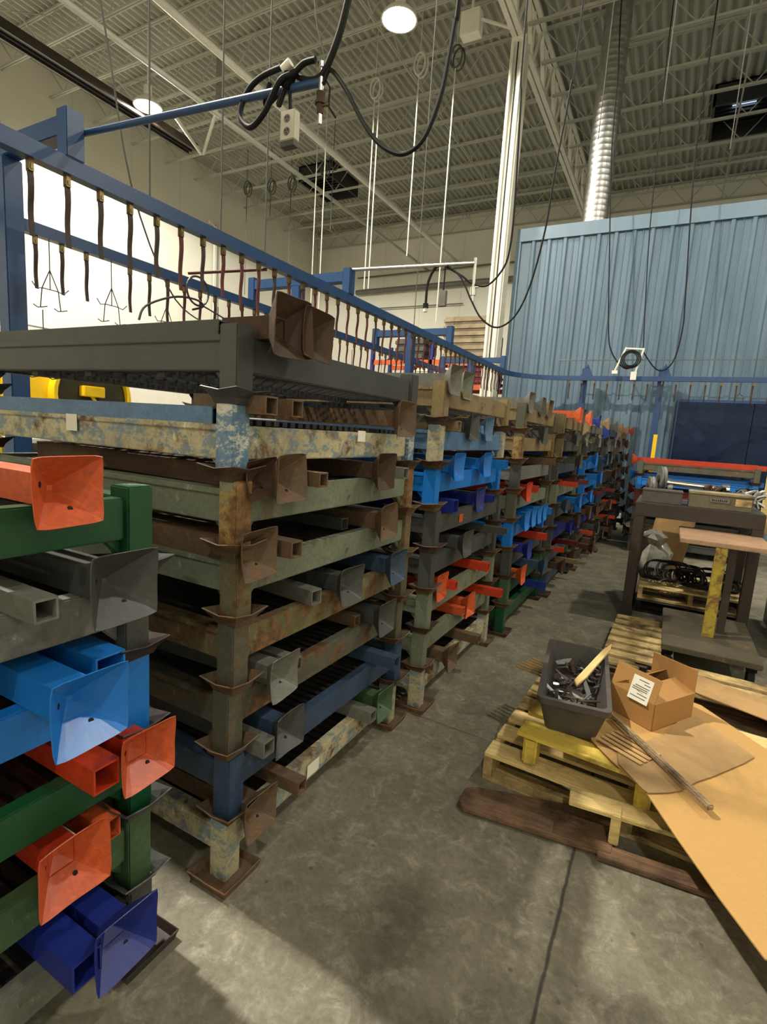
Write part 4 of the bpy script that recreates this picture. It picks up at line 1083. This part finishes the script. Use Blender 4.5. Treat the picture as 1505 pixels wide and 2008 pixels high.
# pallet rack with wrapped goods
t = thing('pallet_rack', 'orange and blue pallet rack carrying wrapped goods near the far wall', 'pallet rack', (-5.6, 13.0, 0))
w = MB()
for x in (-1.7, .0, 1.75):
    for yy in (-.5, .5): w.box(x - .05, x + .05, yy - .04, yy + .04, 0, 3.9)
    for q in range(6): w.bar((x, -.5, .3 + q * .6), (x, .5, .6 + q * .6), .04, .03)
link('upright', w.mesh('upright', NAVY), t)
for z in (1.5, 2.75, 3.35):
    w = MB(); w.box(-1.7, 1.75, -.54, -.49, z - .06, z + .06); w.box(-1.7, 1.75, .49, .54, z - .06, z + .06); link('beam', w.mesh('beam', ORANGE), t)
WRAP = plain('clear brown stretch wrap', srgb(150, 136, 112), 0.22, var=.35, scale=4)
for i, (x, y, z, sx, sy2, sz, mt, lab) in enumerate(((-4.75, 13.0, 3.45, .62, .45, 1.0, WRAP, 'brown goods in glossy stretch wrap on top of the pallet rack'), (-6.3, 13.0, 3.42, .45, .4, .55, DARKPLASTIC, 'dark wrapped goods on the left of the pallet rack top'), (-5.5, 12.9, 2.82, .5, .4, .4, PAPER, 'pale cartons on the middle shelf of the pallet rack'), (-4.4, 12.9, 2.82, .5, .4, .4, RED, 'reddish cartons on the right of the middle shelf'), (-6.5, 12.9, 1.58, .5, .4, .8, DARKPLASTIC, 'dark goods on the lower shelf of the pallet rack'), (-4.6, 12.9, 1.58, .6, .4, .7, STEEL, 'grey goods on the lower shelf of the pallet rack'))):
    w = MB(); r = random.Random(i); n = 6 if i == 0 else 3
    for q in range(n):
        j = r.uniform(-.04, .04); w.box(-sx + j, sx + j * .5, -sy2, sy2, q * sz / n + .005, (q + 1) * sz / n)
    solid('wrapped_goods', w, mt, lab, 'goods', loc=(x, y, z), bevel=.045)

# ---------------------------------------------------------------- pallets and junk on the right
def pallet(loc, rz, W, D, n, mt, label, group=None, broken=(), th=.018, h=.13, blockmt=None, run='x'):
    """deck boards run along x, stringers run along y"""
    t = thing('wooden_pallet', label, 'pallet', loc, (0, 0, rz), group)
    bw = D / (n + (n - 1) * .45)
    r = random.Random(int(abs(loc[0]) * 1000))
    for i in range(n):
        y0 = -D / 2 + i * bw * 1.45
        e = W / 2 - (r.uniform(.1, .25) if i in broken else 0)
        w = MB()
        if i in broken: w.prism([(-W / 2, y0), (e, y0), (e + .06, y0 + bw * .3), (e - .05, y0 + bw * .6), (e + .03, y0 + bw), (-W / 2, y0 + bw)], h - th, h)
        else: w.box(-W / 2, e, y0, y0 + bw, h - th, h)
        link('deck_board', w.mesh('deck_board', mt, bevel=.002), t)
    for x in (-W / 2 + .02, 0, W / 2 - .02):
        w = MB(); w.box(x - .02, x + .02, -D / 2, D / 2, th, h - th); link('stringer', w.mesh('stringer', blockmt or mt), t)
    for y in (-D / 2, -bw / 2, D / 2 - bw):
        w = MB(); w.box(-W / 2, W / 2, y, y + bw, 0, th); link('bottom_board', w.mesh('bottom_board', blockmt or mt), t)
    return t
pallet((.06, 2.68, 0), -.04, 1.22, 1.0, 6, PINE, 'pale broken wooden pallet on the floor under the tub and cardboard', blockmt=PINEDIRTY)
# yellow upper pallet piece
t = thing('wooden_skid', 'yellow painted wooden skid under the grey tub', 'skid', (0, 0, 0))
w = MB(); w.box(-.30, .30, -.06, .06, 0, .02); 
for (yy) in (2.24, 2.44, 2.66, 2.88):
    link('deck_board', w.mesh('deck_board', YWOOD, bevel=.002), t, (-.13, yy, .262), (0, 0, -.09))
for x in (-.375, .08):
    w = MB(); w.box(-.03, .03, -.06, .05, .0, .13); link('block', w.mesh('block', YWOOD, bevel=.01), t, (x, 2.27 - (x + .375) * .1, .132)); link('block', w.mesh('block', YWOOD, bevel=.01), t, (x, 2.85, .132))
w = MB(); w.box(-.32, .33, -.05, .05, 0, .018); solid('split_board', w, PINE, 'splintered pale board lying along the front edge of the pallet', 'board', loc=(.14, 2.13, .132), rot=(0, 0, .1), bevel=.003)
w = MB(); w.prism([(-.57, -.06), (.0, -.01), (.02, .22), (-.03, .24), (-.56, .10), (-.60, .07), (-.60, -.03)], 0, .022); solid('dark_plank', w, DARKWOOD, 'dark stained plank lying on the floor before the pallet', 'plank', loc=(.0, 2.02, .004), rot=(0, 0, .04), bevel=.004)
w = MB(); w.box(-.05, .42, -.04, .04, 0, .02); solid('dark_plank', w, DARKWOOD, 'narrow dark plank end beside the pallet, under the cardboard', 'plank', loc=(.0, 2.02, .004), rot=(0, 0, .10), bevel=.003)
w = MB(); w.box(-.018, .018, -.03, .03, 0, .128); o = solid('wood_block', w, PINE, 'short upright wood block at the pallet front edge', 'block', loc=(.0, 2.09, .027), bevel=.004)

# grey tub with scrap
t = thing('plastic_tub', 'dark grey plastic tub full of metal scrap on the yellow skid', 'tub', (-.268, 2.62, .283), (0, 0, math.radians(7)))
def tub():
    w = MB(); W0, D0, W1, D1, H, th = .108, .31, .146, .365, .17, .008
    def rr(hw, hd, z, rad=.03):
        out = []
        for (cx, cy2, a0) in ((hw - rad, -hd + rad, -90), (hw - rad, hd - rad, 0), (-hw + rad, hd - rad, 90), (-hw + rad, -hd + rad, 180)):
            for q in range(5):
                a = math.radians(a0 + q * 22.5); out.append((cx + rad * math.cos(a), cy2 + rad * math.sin(a), z))
        return out
    rings = [rr(W0, D0, 0), rr(W1 - .006, D1 - .006, H - .03), rr(W1 + .006, D1 + .006, H - .028), rr(W1 + .008, D1 + .008, H), rr(W1 - .012, D1 - .012, H + .002), rr(W1 - .016, D1 - .016, H - .02), rr(W0 - th, D0 - th, th)]
    n = 20
    for q in rings: w.v += q
    for i in range(len(rings) - 1):
        for k in range(n): w.face([i * n + k, i * n + (k + 1) % n, (i + 1) * n + (k + 1) % n, (i + 1) * n + k])
    w.face([k for k in reversed(range(n))]); w.face([6 * n + k for k in range(n)])
    return w
link('body', tub().mesh('body', DARKPLASTIC, True), t)
YS = plain('yellow smeared paint', srgb(190, 170, 40), .6, var=.5, scale=30)
w = MB()
r = random.Random(3)
for (cx, ww) in ((-.06, .03), (.05, .045)):
    w = MB()
    for q in range(9):
        x = cx + r.uniform(-ww, ww); z = .09 + r.uniform(-.02, .02); f = (z / .14); yy = -(.30 + (.349 - .30) * f) - .002
        w.box(x - .009, x + .009, yy - .0006, yy + .001, z - .008, z + .008)
    link('paint_mark', w.mesh('paint_mark', YS), t)
r = random.Random(11)
for q in range(90):
    w = MB(); l = r.uniform(.03, .11); hw = r.uniform(.005, .014)
    w.prism([(-l / 2, -hw), (-l * .1, -hw * r.uniform(.6, 1.6)), (l / 2, -hw * .4), (l * .4, hw), (0, hw * r.uniform(.3, 1.3)), (-l / 2, hw * .7)], -.002, .002)
    x, yy = r.uniform(-.10, .10), r.uniform(-.27, .27)
    o = link('metal_scrap', w.mesh('metal_scrap', r.choice((DARKGREY, DARKRUST, GALV, DARKBROWN))), None, (x - .265 + .27 * 0, yy + 2.62, .283 + .085 + r.uniform(-.025, .03)), (r.uniform(-.7, .7), r.uniform(-.7, .7), r.uniform(0, 3.1)))
    tag(o, 'small metal offcut in the heap inside the dark grey tub', 'metal scrap', 'metal offcuts in the grey tub')
w = MB(); w.prism([(-.17, -.012), (-.1, -.02), (.16, -.012), (.2, .004), (.12, .016), (-.15, .014)], 0, .016); solid('splintered_stick', w, PINE, 'splintered pale wood piece sticking up in the grey tub', 'wood scrap', loc=(-.205, 2.72, .45), rot=(.2, -.35, 1.2), bevel=.002)

# cardboard sheets
def sheet(name, pts, z, th, mt, label, zfun=None, cat='cardboard sheet'):
    w = MB(); n = len(pts)
    for dz in (0, th):
        for (x, y) in pts: w.v.append((x, y, z + dz + (zfun(x, y) if zfun else 0)))
    w.face(list(reversed(range(n)))); w.face([n + i for i in range(n)])
    for i in range(n): w.face([i, (i + 1) % n, n + (i + 1) % n, n + i])
    me_ = w.mesh(name, mt)
    bm = bmesh.new(); bm.from_mesh(me_); bmesh.ops.triangulate(bm, faces=bm.faces); bm.to_mesh(me_); bm.free()
    return tag(link(name, me_), label, cat)
sheet('cardboard_sheet', [(-.17, 2.50), (-.139, 2.30), (-.05, 2.19), (.078, 2.06), (.18, 1.86), (.29, 1.66), (.378, 1.515), (1.1, 1.42), (1.15, 2.3), (.56, 2.64), (.30, 2.96), (.1, 3.02), (-.1, 2.75)], .292, .005, CARD, 'large tan cardboard sheet spread over the pallet and hanging past its right side', lambda x, y: -.02 * max(0, 2.0 - y))
sheet('cardboard_sheet', [(.07, 2.055), (.09, 2.04), (.12, 2.06), (.16, 2.09), (.2, 2.13), (.25, 2.22), (.31, 2.30), (.37, 2.39), (.43, 2.48), (.475, 2.56), (.38, 2.68), (.27, 2.80), (.20, 2.72), (.15, 2.55), (.06, 2.40), (-.04, 2.3), (-.02, 2.17)], .299, .004, CARDOLD, 'torn stained cardboard piece on top of the large sheet')
w = MB(); w.v = []; 
w = MB()
for q in range(6):
    a = q * .035; w.box(-.5, .2 - .02 * q, a, a + .022, -.001, .003)
solid('slotted_cardboard', w, CARDOLD, 'slotted cardboard divider behind the grey tub', 'cardboard sheet', loc=(-.14, 2.70, .285), rot=(0, 0, -.32))
w = MB()
for q in range(5):
    a = q * .032; w.box(.0, .2, a, a + .02, 0, .003)
solid('slotted_cardboard', w, CARDOLD, 'slotted cardboard strips between the tub and the wooden stick', 'cardboard sheet', loc=(-.12, 2.30, .306), rot=(0, 0, -.5))
# wooden stick
w = MB(); w.bar((-.085, 2.53, .322), (.285, 2.03, .330), .026, .022); solid('wooden_stick', w, OLDWOOD, 'long weathered wooden stick lying across the cardboard', 'stick', bevel=.005)
# carton
t = thing('open_carton', 'open brown cardboard carton with a white shipping label on the sheet', 'carton', (.085, 2.53, .30), (0, 0, .0))
A = Vector((-.107, 2.653, .30)) - Vector((.085, 2.53, .30)); A.z = 0
B = Vector((.26, 2.80, .30)) - Vector((.085, 2.53, .30)); B.z = 0
B = Vector((-A.y, A.x, 0)).normalized() * -0.30
A = A.normalized() * .225
H = .125; th = .004
def wallq(w, p, q, h0, h1, lean=Vector((0, 0, 0))):
    d = (q - p).normalized(); nrm = Vector((-d.y, d.x, 0)) * th
    b = len(w.v)
    for off in (Vector((0, 0, 0)), nrm):
        for (s, hh, ln) in ((p, h0, 0), (q, h0, 0), (q, h1, 1), (p, h1, 1)): w.v.append(tuple(s + off + Vector((0, 0, hh)) + lean * ln))
    for f in ((0, 1, 2, 3), (7, 6, 5, 4), (0, 4, 5, 1), (1, 5, 6, 2), (2, 6, 7, 3), (3, 7, 4, 0)): w.face([b + i for i in f])
O = Vector((0, 0, 0))
w = MB(); wallq(w, O, A, 0, H); wallq(w, A, A + B, 0, H); wallq(w, A + B, B, 0, H); wallq(w, B, O, 0, H); w.prism([tuple((O)[:2]), tuple(A[:2]), tuple((A + B)[:2]), tuple(B[:2])], 0, .004)
link('body', w.mesh('body', CARDBOX), t)
an, bn = A.normalized(), B.normalized()
w = MB(); wallq(w, O + an * .0, A, H, H + .105, bn * .035); link('flap', w.mesh('flap', CARDBOX), t)
w = MB(); wallq(w, A + B, B, H, H + .11, bn * .0 + an * .0); link('flap', w.mesh('flap', CARDBOX), t)
w = MB(); wallq(w, O, B, H, H + .03, -an * -.10); link('flap', w.mesh('flap', CARDBOX), t)
w = MB(); wallq(w, A * .97 , A * .97 + B, H, H + .05, -an * .07); link('flap', w.mesh('flap', CARDBOX), t)
w = MB(); nn = Vector((an.y, -an.x, 0)); nn = nn if nn.dot(bn) < 0 else -nn
w.mat(PAPER)
def onflap(u, v, off): return an * u + Vector((0, 0, H + v)) + bn * (.035 * v / .105) + nn * off
b = len(w.v)
for (u, v) in ((.03, -.02), (.13, -.02), (.13, .085), (.03, .085)): w.v.append(tuple(onflap(u, v, .006)))
for (u, v) in ((.03, -.02), (.13, -.02), (.13, .085), (.03, .085)): w.v.append(tuple(onflap(u, v, .004)))
for f in ((0, 1, 2, 3), (7, 6, 5, 4), (0, 4, 5, 1), (1, 5, 6, 2), (2, 6, 7, 3), (3, 7, 4, 0)): w.face([b + i for i in f])
w.mat(STEEL)
for q, (u0, u1, v) in enumerate(((.05, .10, .07), (.04, .07, .058), (.04, .11, .044), (.045, .12, .035), (.045, .12, .027), (.04, .09, .010), (.045, .12, -.004))):
    b = len(w.v)
    for (u, vv) in ((u0, v), (u1, v), (u1, v + .004), (u0, v + .004)): w.v.append(tuple(onflap(u, vv, .0066)))
    w.face([b, b + 1, b + 2, b + 3])
link('shipping_label', w.mesh('shipping_label', fix=False), t)['label'] = 'white paper shipping label'

# second pallet and cardboard strips
pallet((-.05, 4.25, 0), -.02, .36, 1.15, 8, PINEDIRTY, 'dirty slatted wooden pallet left of the pedestal base', broken=(0,), blockmt=DARKWOOD)
pallet((.72, 3.70, 0), -.02, 1.06, .44, 3, PINEDIRTY, 'dirty wooden pallet under the crumpled cardboard strips', blockmt=DARKWOOD)
sheet('cardboard_sheet', [(.05, 3.66), (.30, 3.50), (.75, 3.32), (1.2, 3.2), (1.3, 3.45), (.8, 3.6), (.35, 3.78)], .136, .006, CARDOLD, 'crumpled cardboard strips along the front of the slatted pallet')
# pedestal
t = thing('lift_pedestal', 'steel pedestal with tan rusty plate top, yellow mast and wheeled base', 'pedestal', (.42, 4.6, 0))
w = MB(); w.box(-.30, .30, -.5, .5, .15, .19); link('base_plate', w.mesh('base_plate', painted('greasy steel plate', srgb(84, 78, 62), .3), bevel=.004), t)
w = MB(); w.bar((.0, -.1, .19), (.0, -.1, .87), .075, .05, (0, 1, 0)); link('mast', w.mesh('mast', painted('chipped yellow paint', srgb(176, 158, 52), .6), bevel=.003), t)
w = MB(); w.bar((.09, .05, .19), (.09, .05, .87), .05, .05, (0, 1, 0)); link('rear_mast', w.mesh('rear_mast', DARKBROWN), t)
w = MB(); w.box(-.27, .32, -.12, .62, .872, .905); link('top_plate', w.mesh('top_plate', painted('tan rusty plate', srgb(176, 142, 112), .12), bevel=.004), t)
for (x, yy) in ((-.25, -.42), (.25, -.42), (-.25, .42), (.25, .42)):
    w = MB(); w.cyl((x - .02, yy, .06), (x + .02, yy, .06), .06, 16); w.box(x - .03, x + .03, yy - .03, yy + .03, .11, .15); link('caster', w.mesh('caster', BLACK, True), t)
# bench
t = thing('steel_bench', 'dark brown steel workbench frame with thick top beam', 'workbench', (-.21, 5.1, 0))
w = MB(); w.box(0, .95, 0, .05, .965, 1.08); w.box(0, .95, .75, .8, .965, 1.08); w.box(0, .05, .05, .75, .965, 1.08); w.box(.9, .95, .05, .75, .965, 1.08); link('top_frame', w.mesh('top_frame', DARKBROWN, bevel=.004), t)
w = MB(); w.box(.0, .95, .02, .78, 1.078, 1.088); link('top_plate', w.mesh('top_plate', DARKGREY), t)
for (x, yy) in ((0, 0), (.87, 0), (0, .72), (.87, .72)):
    w = MB(); w.box(x, x + .08, yy, yy + .08, 0, .965); link('leg', w.mesh('leg', DARKBROWN, bevel=.004), t)
w = MB(); w.box(.0, .07, .08, .72, .05, .1); link('stretcher', w.mesh('stretcher', DARKBROWN), t)
# toolboxes on bench
w = MB(); w.box(0, .31, 0, .22, 0, .105); w.box(-.004, .314, -.004, .224, .1, .115); solid('parts_bin', w, DARKPLASTIC, 'dark grey metal box on the left of the bench top', 'box', loc=(-.17, 5.14, 1.089), bevel=.004)
t = thing('tool_chest', 'tan wooden chest with a name plate on the bench top', 'chest', (.19, 5.12, 1.089))
w = MB(); w.box(0, .45, 0, .24, 0, .115); link('body', w.mesh('body', painted('tan grey chest paint', srgb(108, 102, 80), .1), bevel=.006), t)
w = MB(); w.box(-.005, .455, -.005, .245, .115, .135); link('lid', w.mesh('lid', wood('tan lid', srgb(124, 112, 84), srgb(156, 142, 108), .3), bevel=.004), t)
w = MB(); w.mat(STEEL); w.box(.15, .29, -.008, -.0, .06, .095); w.mat(BLACK)
for q in range(8): w.box(.165 + q * .014, .173 + q * .014, -.0085, -.008, .07, .085 if q in (0, 4, 7) else .081)
link('name_plate', w.mesh('name_plate', fix=False), t)
w = MB(); w.box(.33, .44, -.004, 0, .045, .10); link('paper_card', w.mesh('paper_card', PINE), t)
# pulleys
for i, (x, yy, z, rr2) in enumerate(((-.04, 5.5, 1.285, .115), (-.12, 5.40, 1.215, .09))):
    t = thing('pulley_wheel', 'grey round pulley wheel on the bench, ' + ['upper larger one', 'lower smaller one'][i], 'wheel', (x, yy, z + .0), (0, 0, .25), 'pulleys on the bench')
    w = MB(); Mx = Matrix.Rotation(math.pi / 2, 4, 'Y'); w.lathe([(rr2 * .4, -.02), (rr2, -.02), (rr2, -.012), (rr2 * .9, 0), (rr2, .012), (rr2, .02), (rr2 * .4, .02)], 24, Mx); link('rim', w.mesh('rim', STEEL, True), t)
    w = MB(); w.lathe([(0, -.035), (rr2 * .3, -.035), (rr2 * .3, .035), (0, .035)], 16, Mx); link('hub', w.mesh('hub', DARKRUST, True), t)
    w = MB(); w.box(-.02, .02, -.02, .02, 1.089 - z, -rr2 * .2); link('bracket', w.mesh('bracket', DARKRUST), t)
w = MB(); w.cyl((.0, 5.55, 1.255), (.46, 5.55, 1.235), .028); w.cyl((.44, 5.55, 1.235), (.5, 5.55, 1.235), .05); w.cyl((0, 5.55, 1.255), (.03, 5.55, 1.255), .04); w.box(.02, .06, 5.52, 5.58, 1.089, 1.23); w.box(.46, .5, 5.52, 5.58, 1.089, 1.15)
solid('steel_shaft', w, CHROME, 'shiny steel shaft lying behind the boxes on the bench', 'shaft', smooth=True)
r = random.Random(21)
for i, (x, mt) in enumerate(((.36, DARKRUST), (.45, BLACK), (.55, DARKGREY), (.62, BLACK), (.68, GALV))):
    w = MB()
    for q in range(14):
        a = Vector((r.uniform(-.06, .06), r.uniform(-.05, .05), r.uniform(.0, .12))); w.tube(spline([a, a + Vector((r.uniform(-.05, .05), 0, .05)), a + Vector((r.uniform(-.06, .06), r.uniform(-.05, .05), .02))], 4), r.uniform(.008, .018), 7)
    solid('machine_part', w, mt, ['rusty', 'black leftmost', 'dark grey', 'black right', 'shiny'][i] + ' tangled machine part on the bench right side', 'machine part', 'machine parts on the bench', loc=(x, 5.42 + .05 * (i % 2), 1.10), smooth=True)
w = MB(); w.box(-.03, .2, -.02, .02, 0, .62); solid('upright_plank', w, PINE, 'pale wooden panel standing at the right edge behind the bench top', 'panel', loc=(.83, 5.85, .85), rot=(0, 0, .1))
# things below the bench
pallet((.33, 5.85, .0), .0, .88, .75, 5, DARKPLASTIC, 'black plastic pallet at the bottom below the bench', blockmt=BLACK)
pallet((.33, 5.85, .135), .02, .88, .75, 5, PINE, 'pale wooden pallet lying on the black pallet below the bench', blockmt=PINEDIRTY)
w = MB(); w.box(-.18, .18, -.015, .015, 0, .62); solid('leaning_panel', w, CARDOLD, 'soiled tan board leaning below the bench', 'board', loc=(.05, 6.05, .275), rot=(-.15, .15, 0), bevel=.004)
PLW = plain('crumpled clear plastic', srgb(150, 148, 136), .15, var=.3, scale=12)
w = MB(); r = random.Random(5)
w.lathe([(.02, 0), (.15, .02), (.18, .12), (.16, .25), (.11, .34), (.14, .40), (.05, .46), (.0, .47)], 14)
w.v = [(x * (1 + r.uniform(-.2, .2)), y * (1 + r.uniform(-.2, .2)), z + r.uniform(-.015, .015)) for x, y, z in w.v]
solid('plastic_bag', w, PLW, 'crumpled clear plastic bag left of the leaning board', 'bag', loc=(-.03, 5.98, .27), smooth=True)
r = random.Random(9)
for i in range(14):
    w = MB(); cx, cy2 = .02 + .045 * i, 5.68 + r.uniform(-.08, .12); rr2 = r.uniform(.09, .2)
    tilt = r.uniform(.2, 1.3)
    pts = [Vector((cx + rr2 * math.cos(a), cy2 + rr2 * .8 * math.sin(a) * math.cos(tilt), .31 + rr2 * (1 + math.sin(a)) * .7 * math.sin(tilt) + .01 * math.sin(3 * a))) for a in [k * math.pi / 12 for k in range(24)]]
    w.tube(pts, r.uniform(.007, .013), 7, closed=True)
    pts2 = [p * 1 + Vector((.02, -.01, .015)) for p in pts]; w.tube(pts2, .007, 6, closed=True)
    solid('rubber_hose', w, BLACK if i % 3 else DARKBROWN, 'looped black rubber hose in the heap on the pallet below the bench', 'hose', 'hoses heaped below the bench', smooth=True)
w = MB(); w.bar((.02, 5.5, .30), (.12, 5.45, .37), .02, .006); solid('bright_strip', w, GALV, 'small bright metal strip among the black hoses', 'metal strip')
# dark machinery at the right edge
t = thing('dark_cabinet', 'dark steel cabinet at the right edge beside the bench', 'cabinet', (.98, 5.0, 0))
w = MB(); w.box(0, .7, 0, 1.0, 0, .98); link('body', w.mesh('body', DARKBROWN, bevel=.01), t)
w = MB(); w.box(.05, .32, -.015, 0, .1, .9); w.box(.36, .65, -.015, 0, .1, .9); link('door', w.mesh('door', DARKBROWN, bevel=.004), t)

dups = {k: v for k, v in USED.items() if len(v) > 1}
for k, v in dups.items(): print('DUPLABEL', len(v), k)
print('OBJECTS', len(bpy.data.objects))
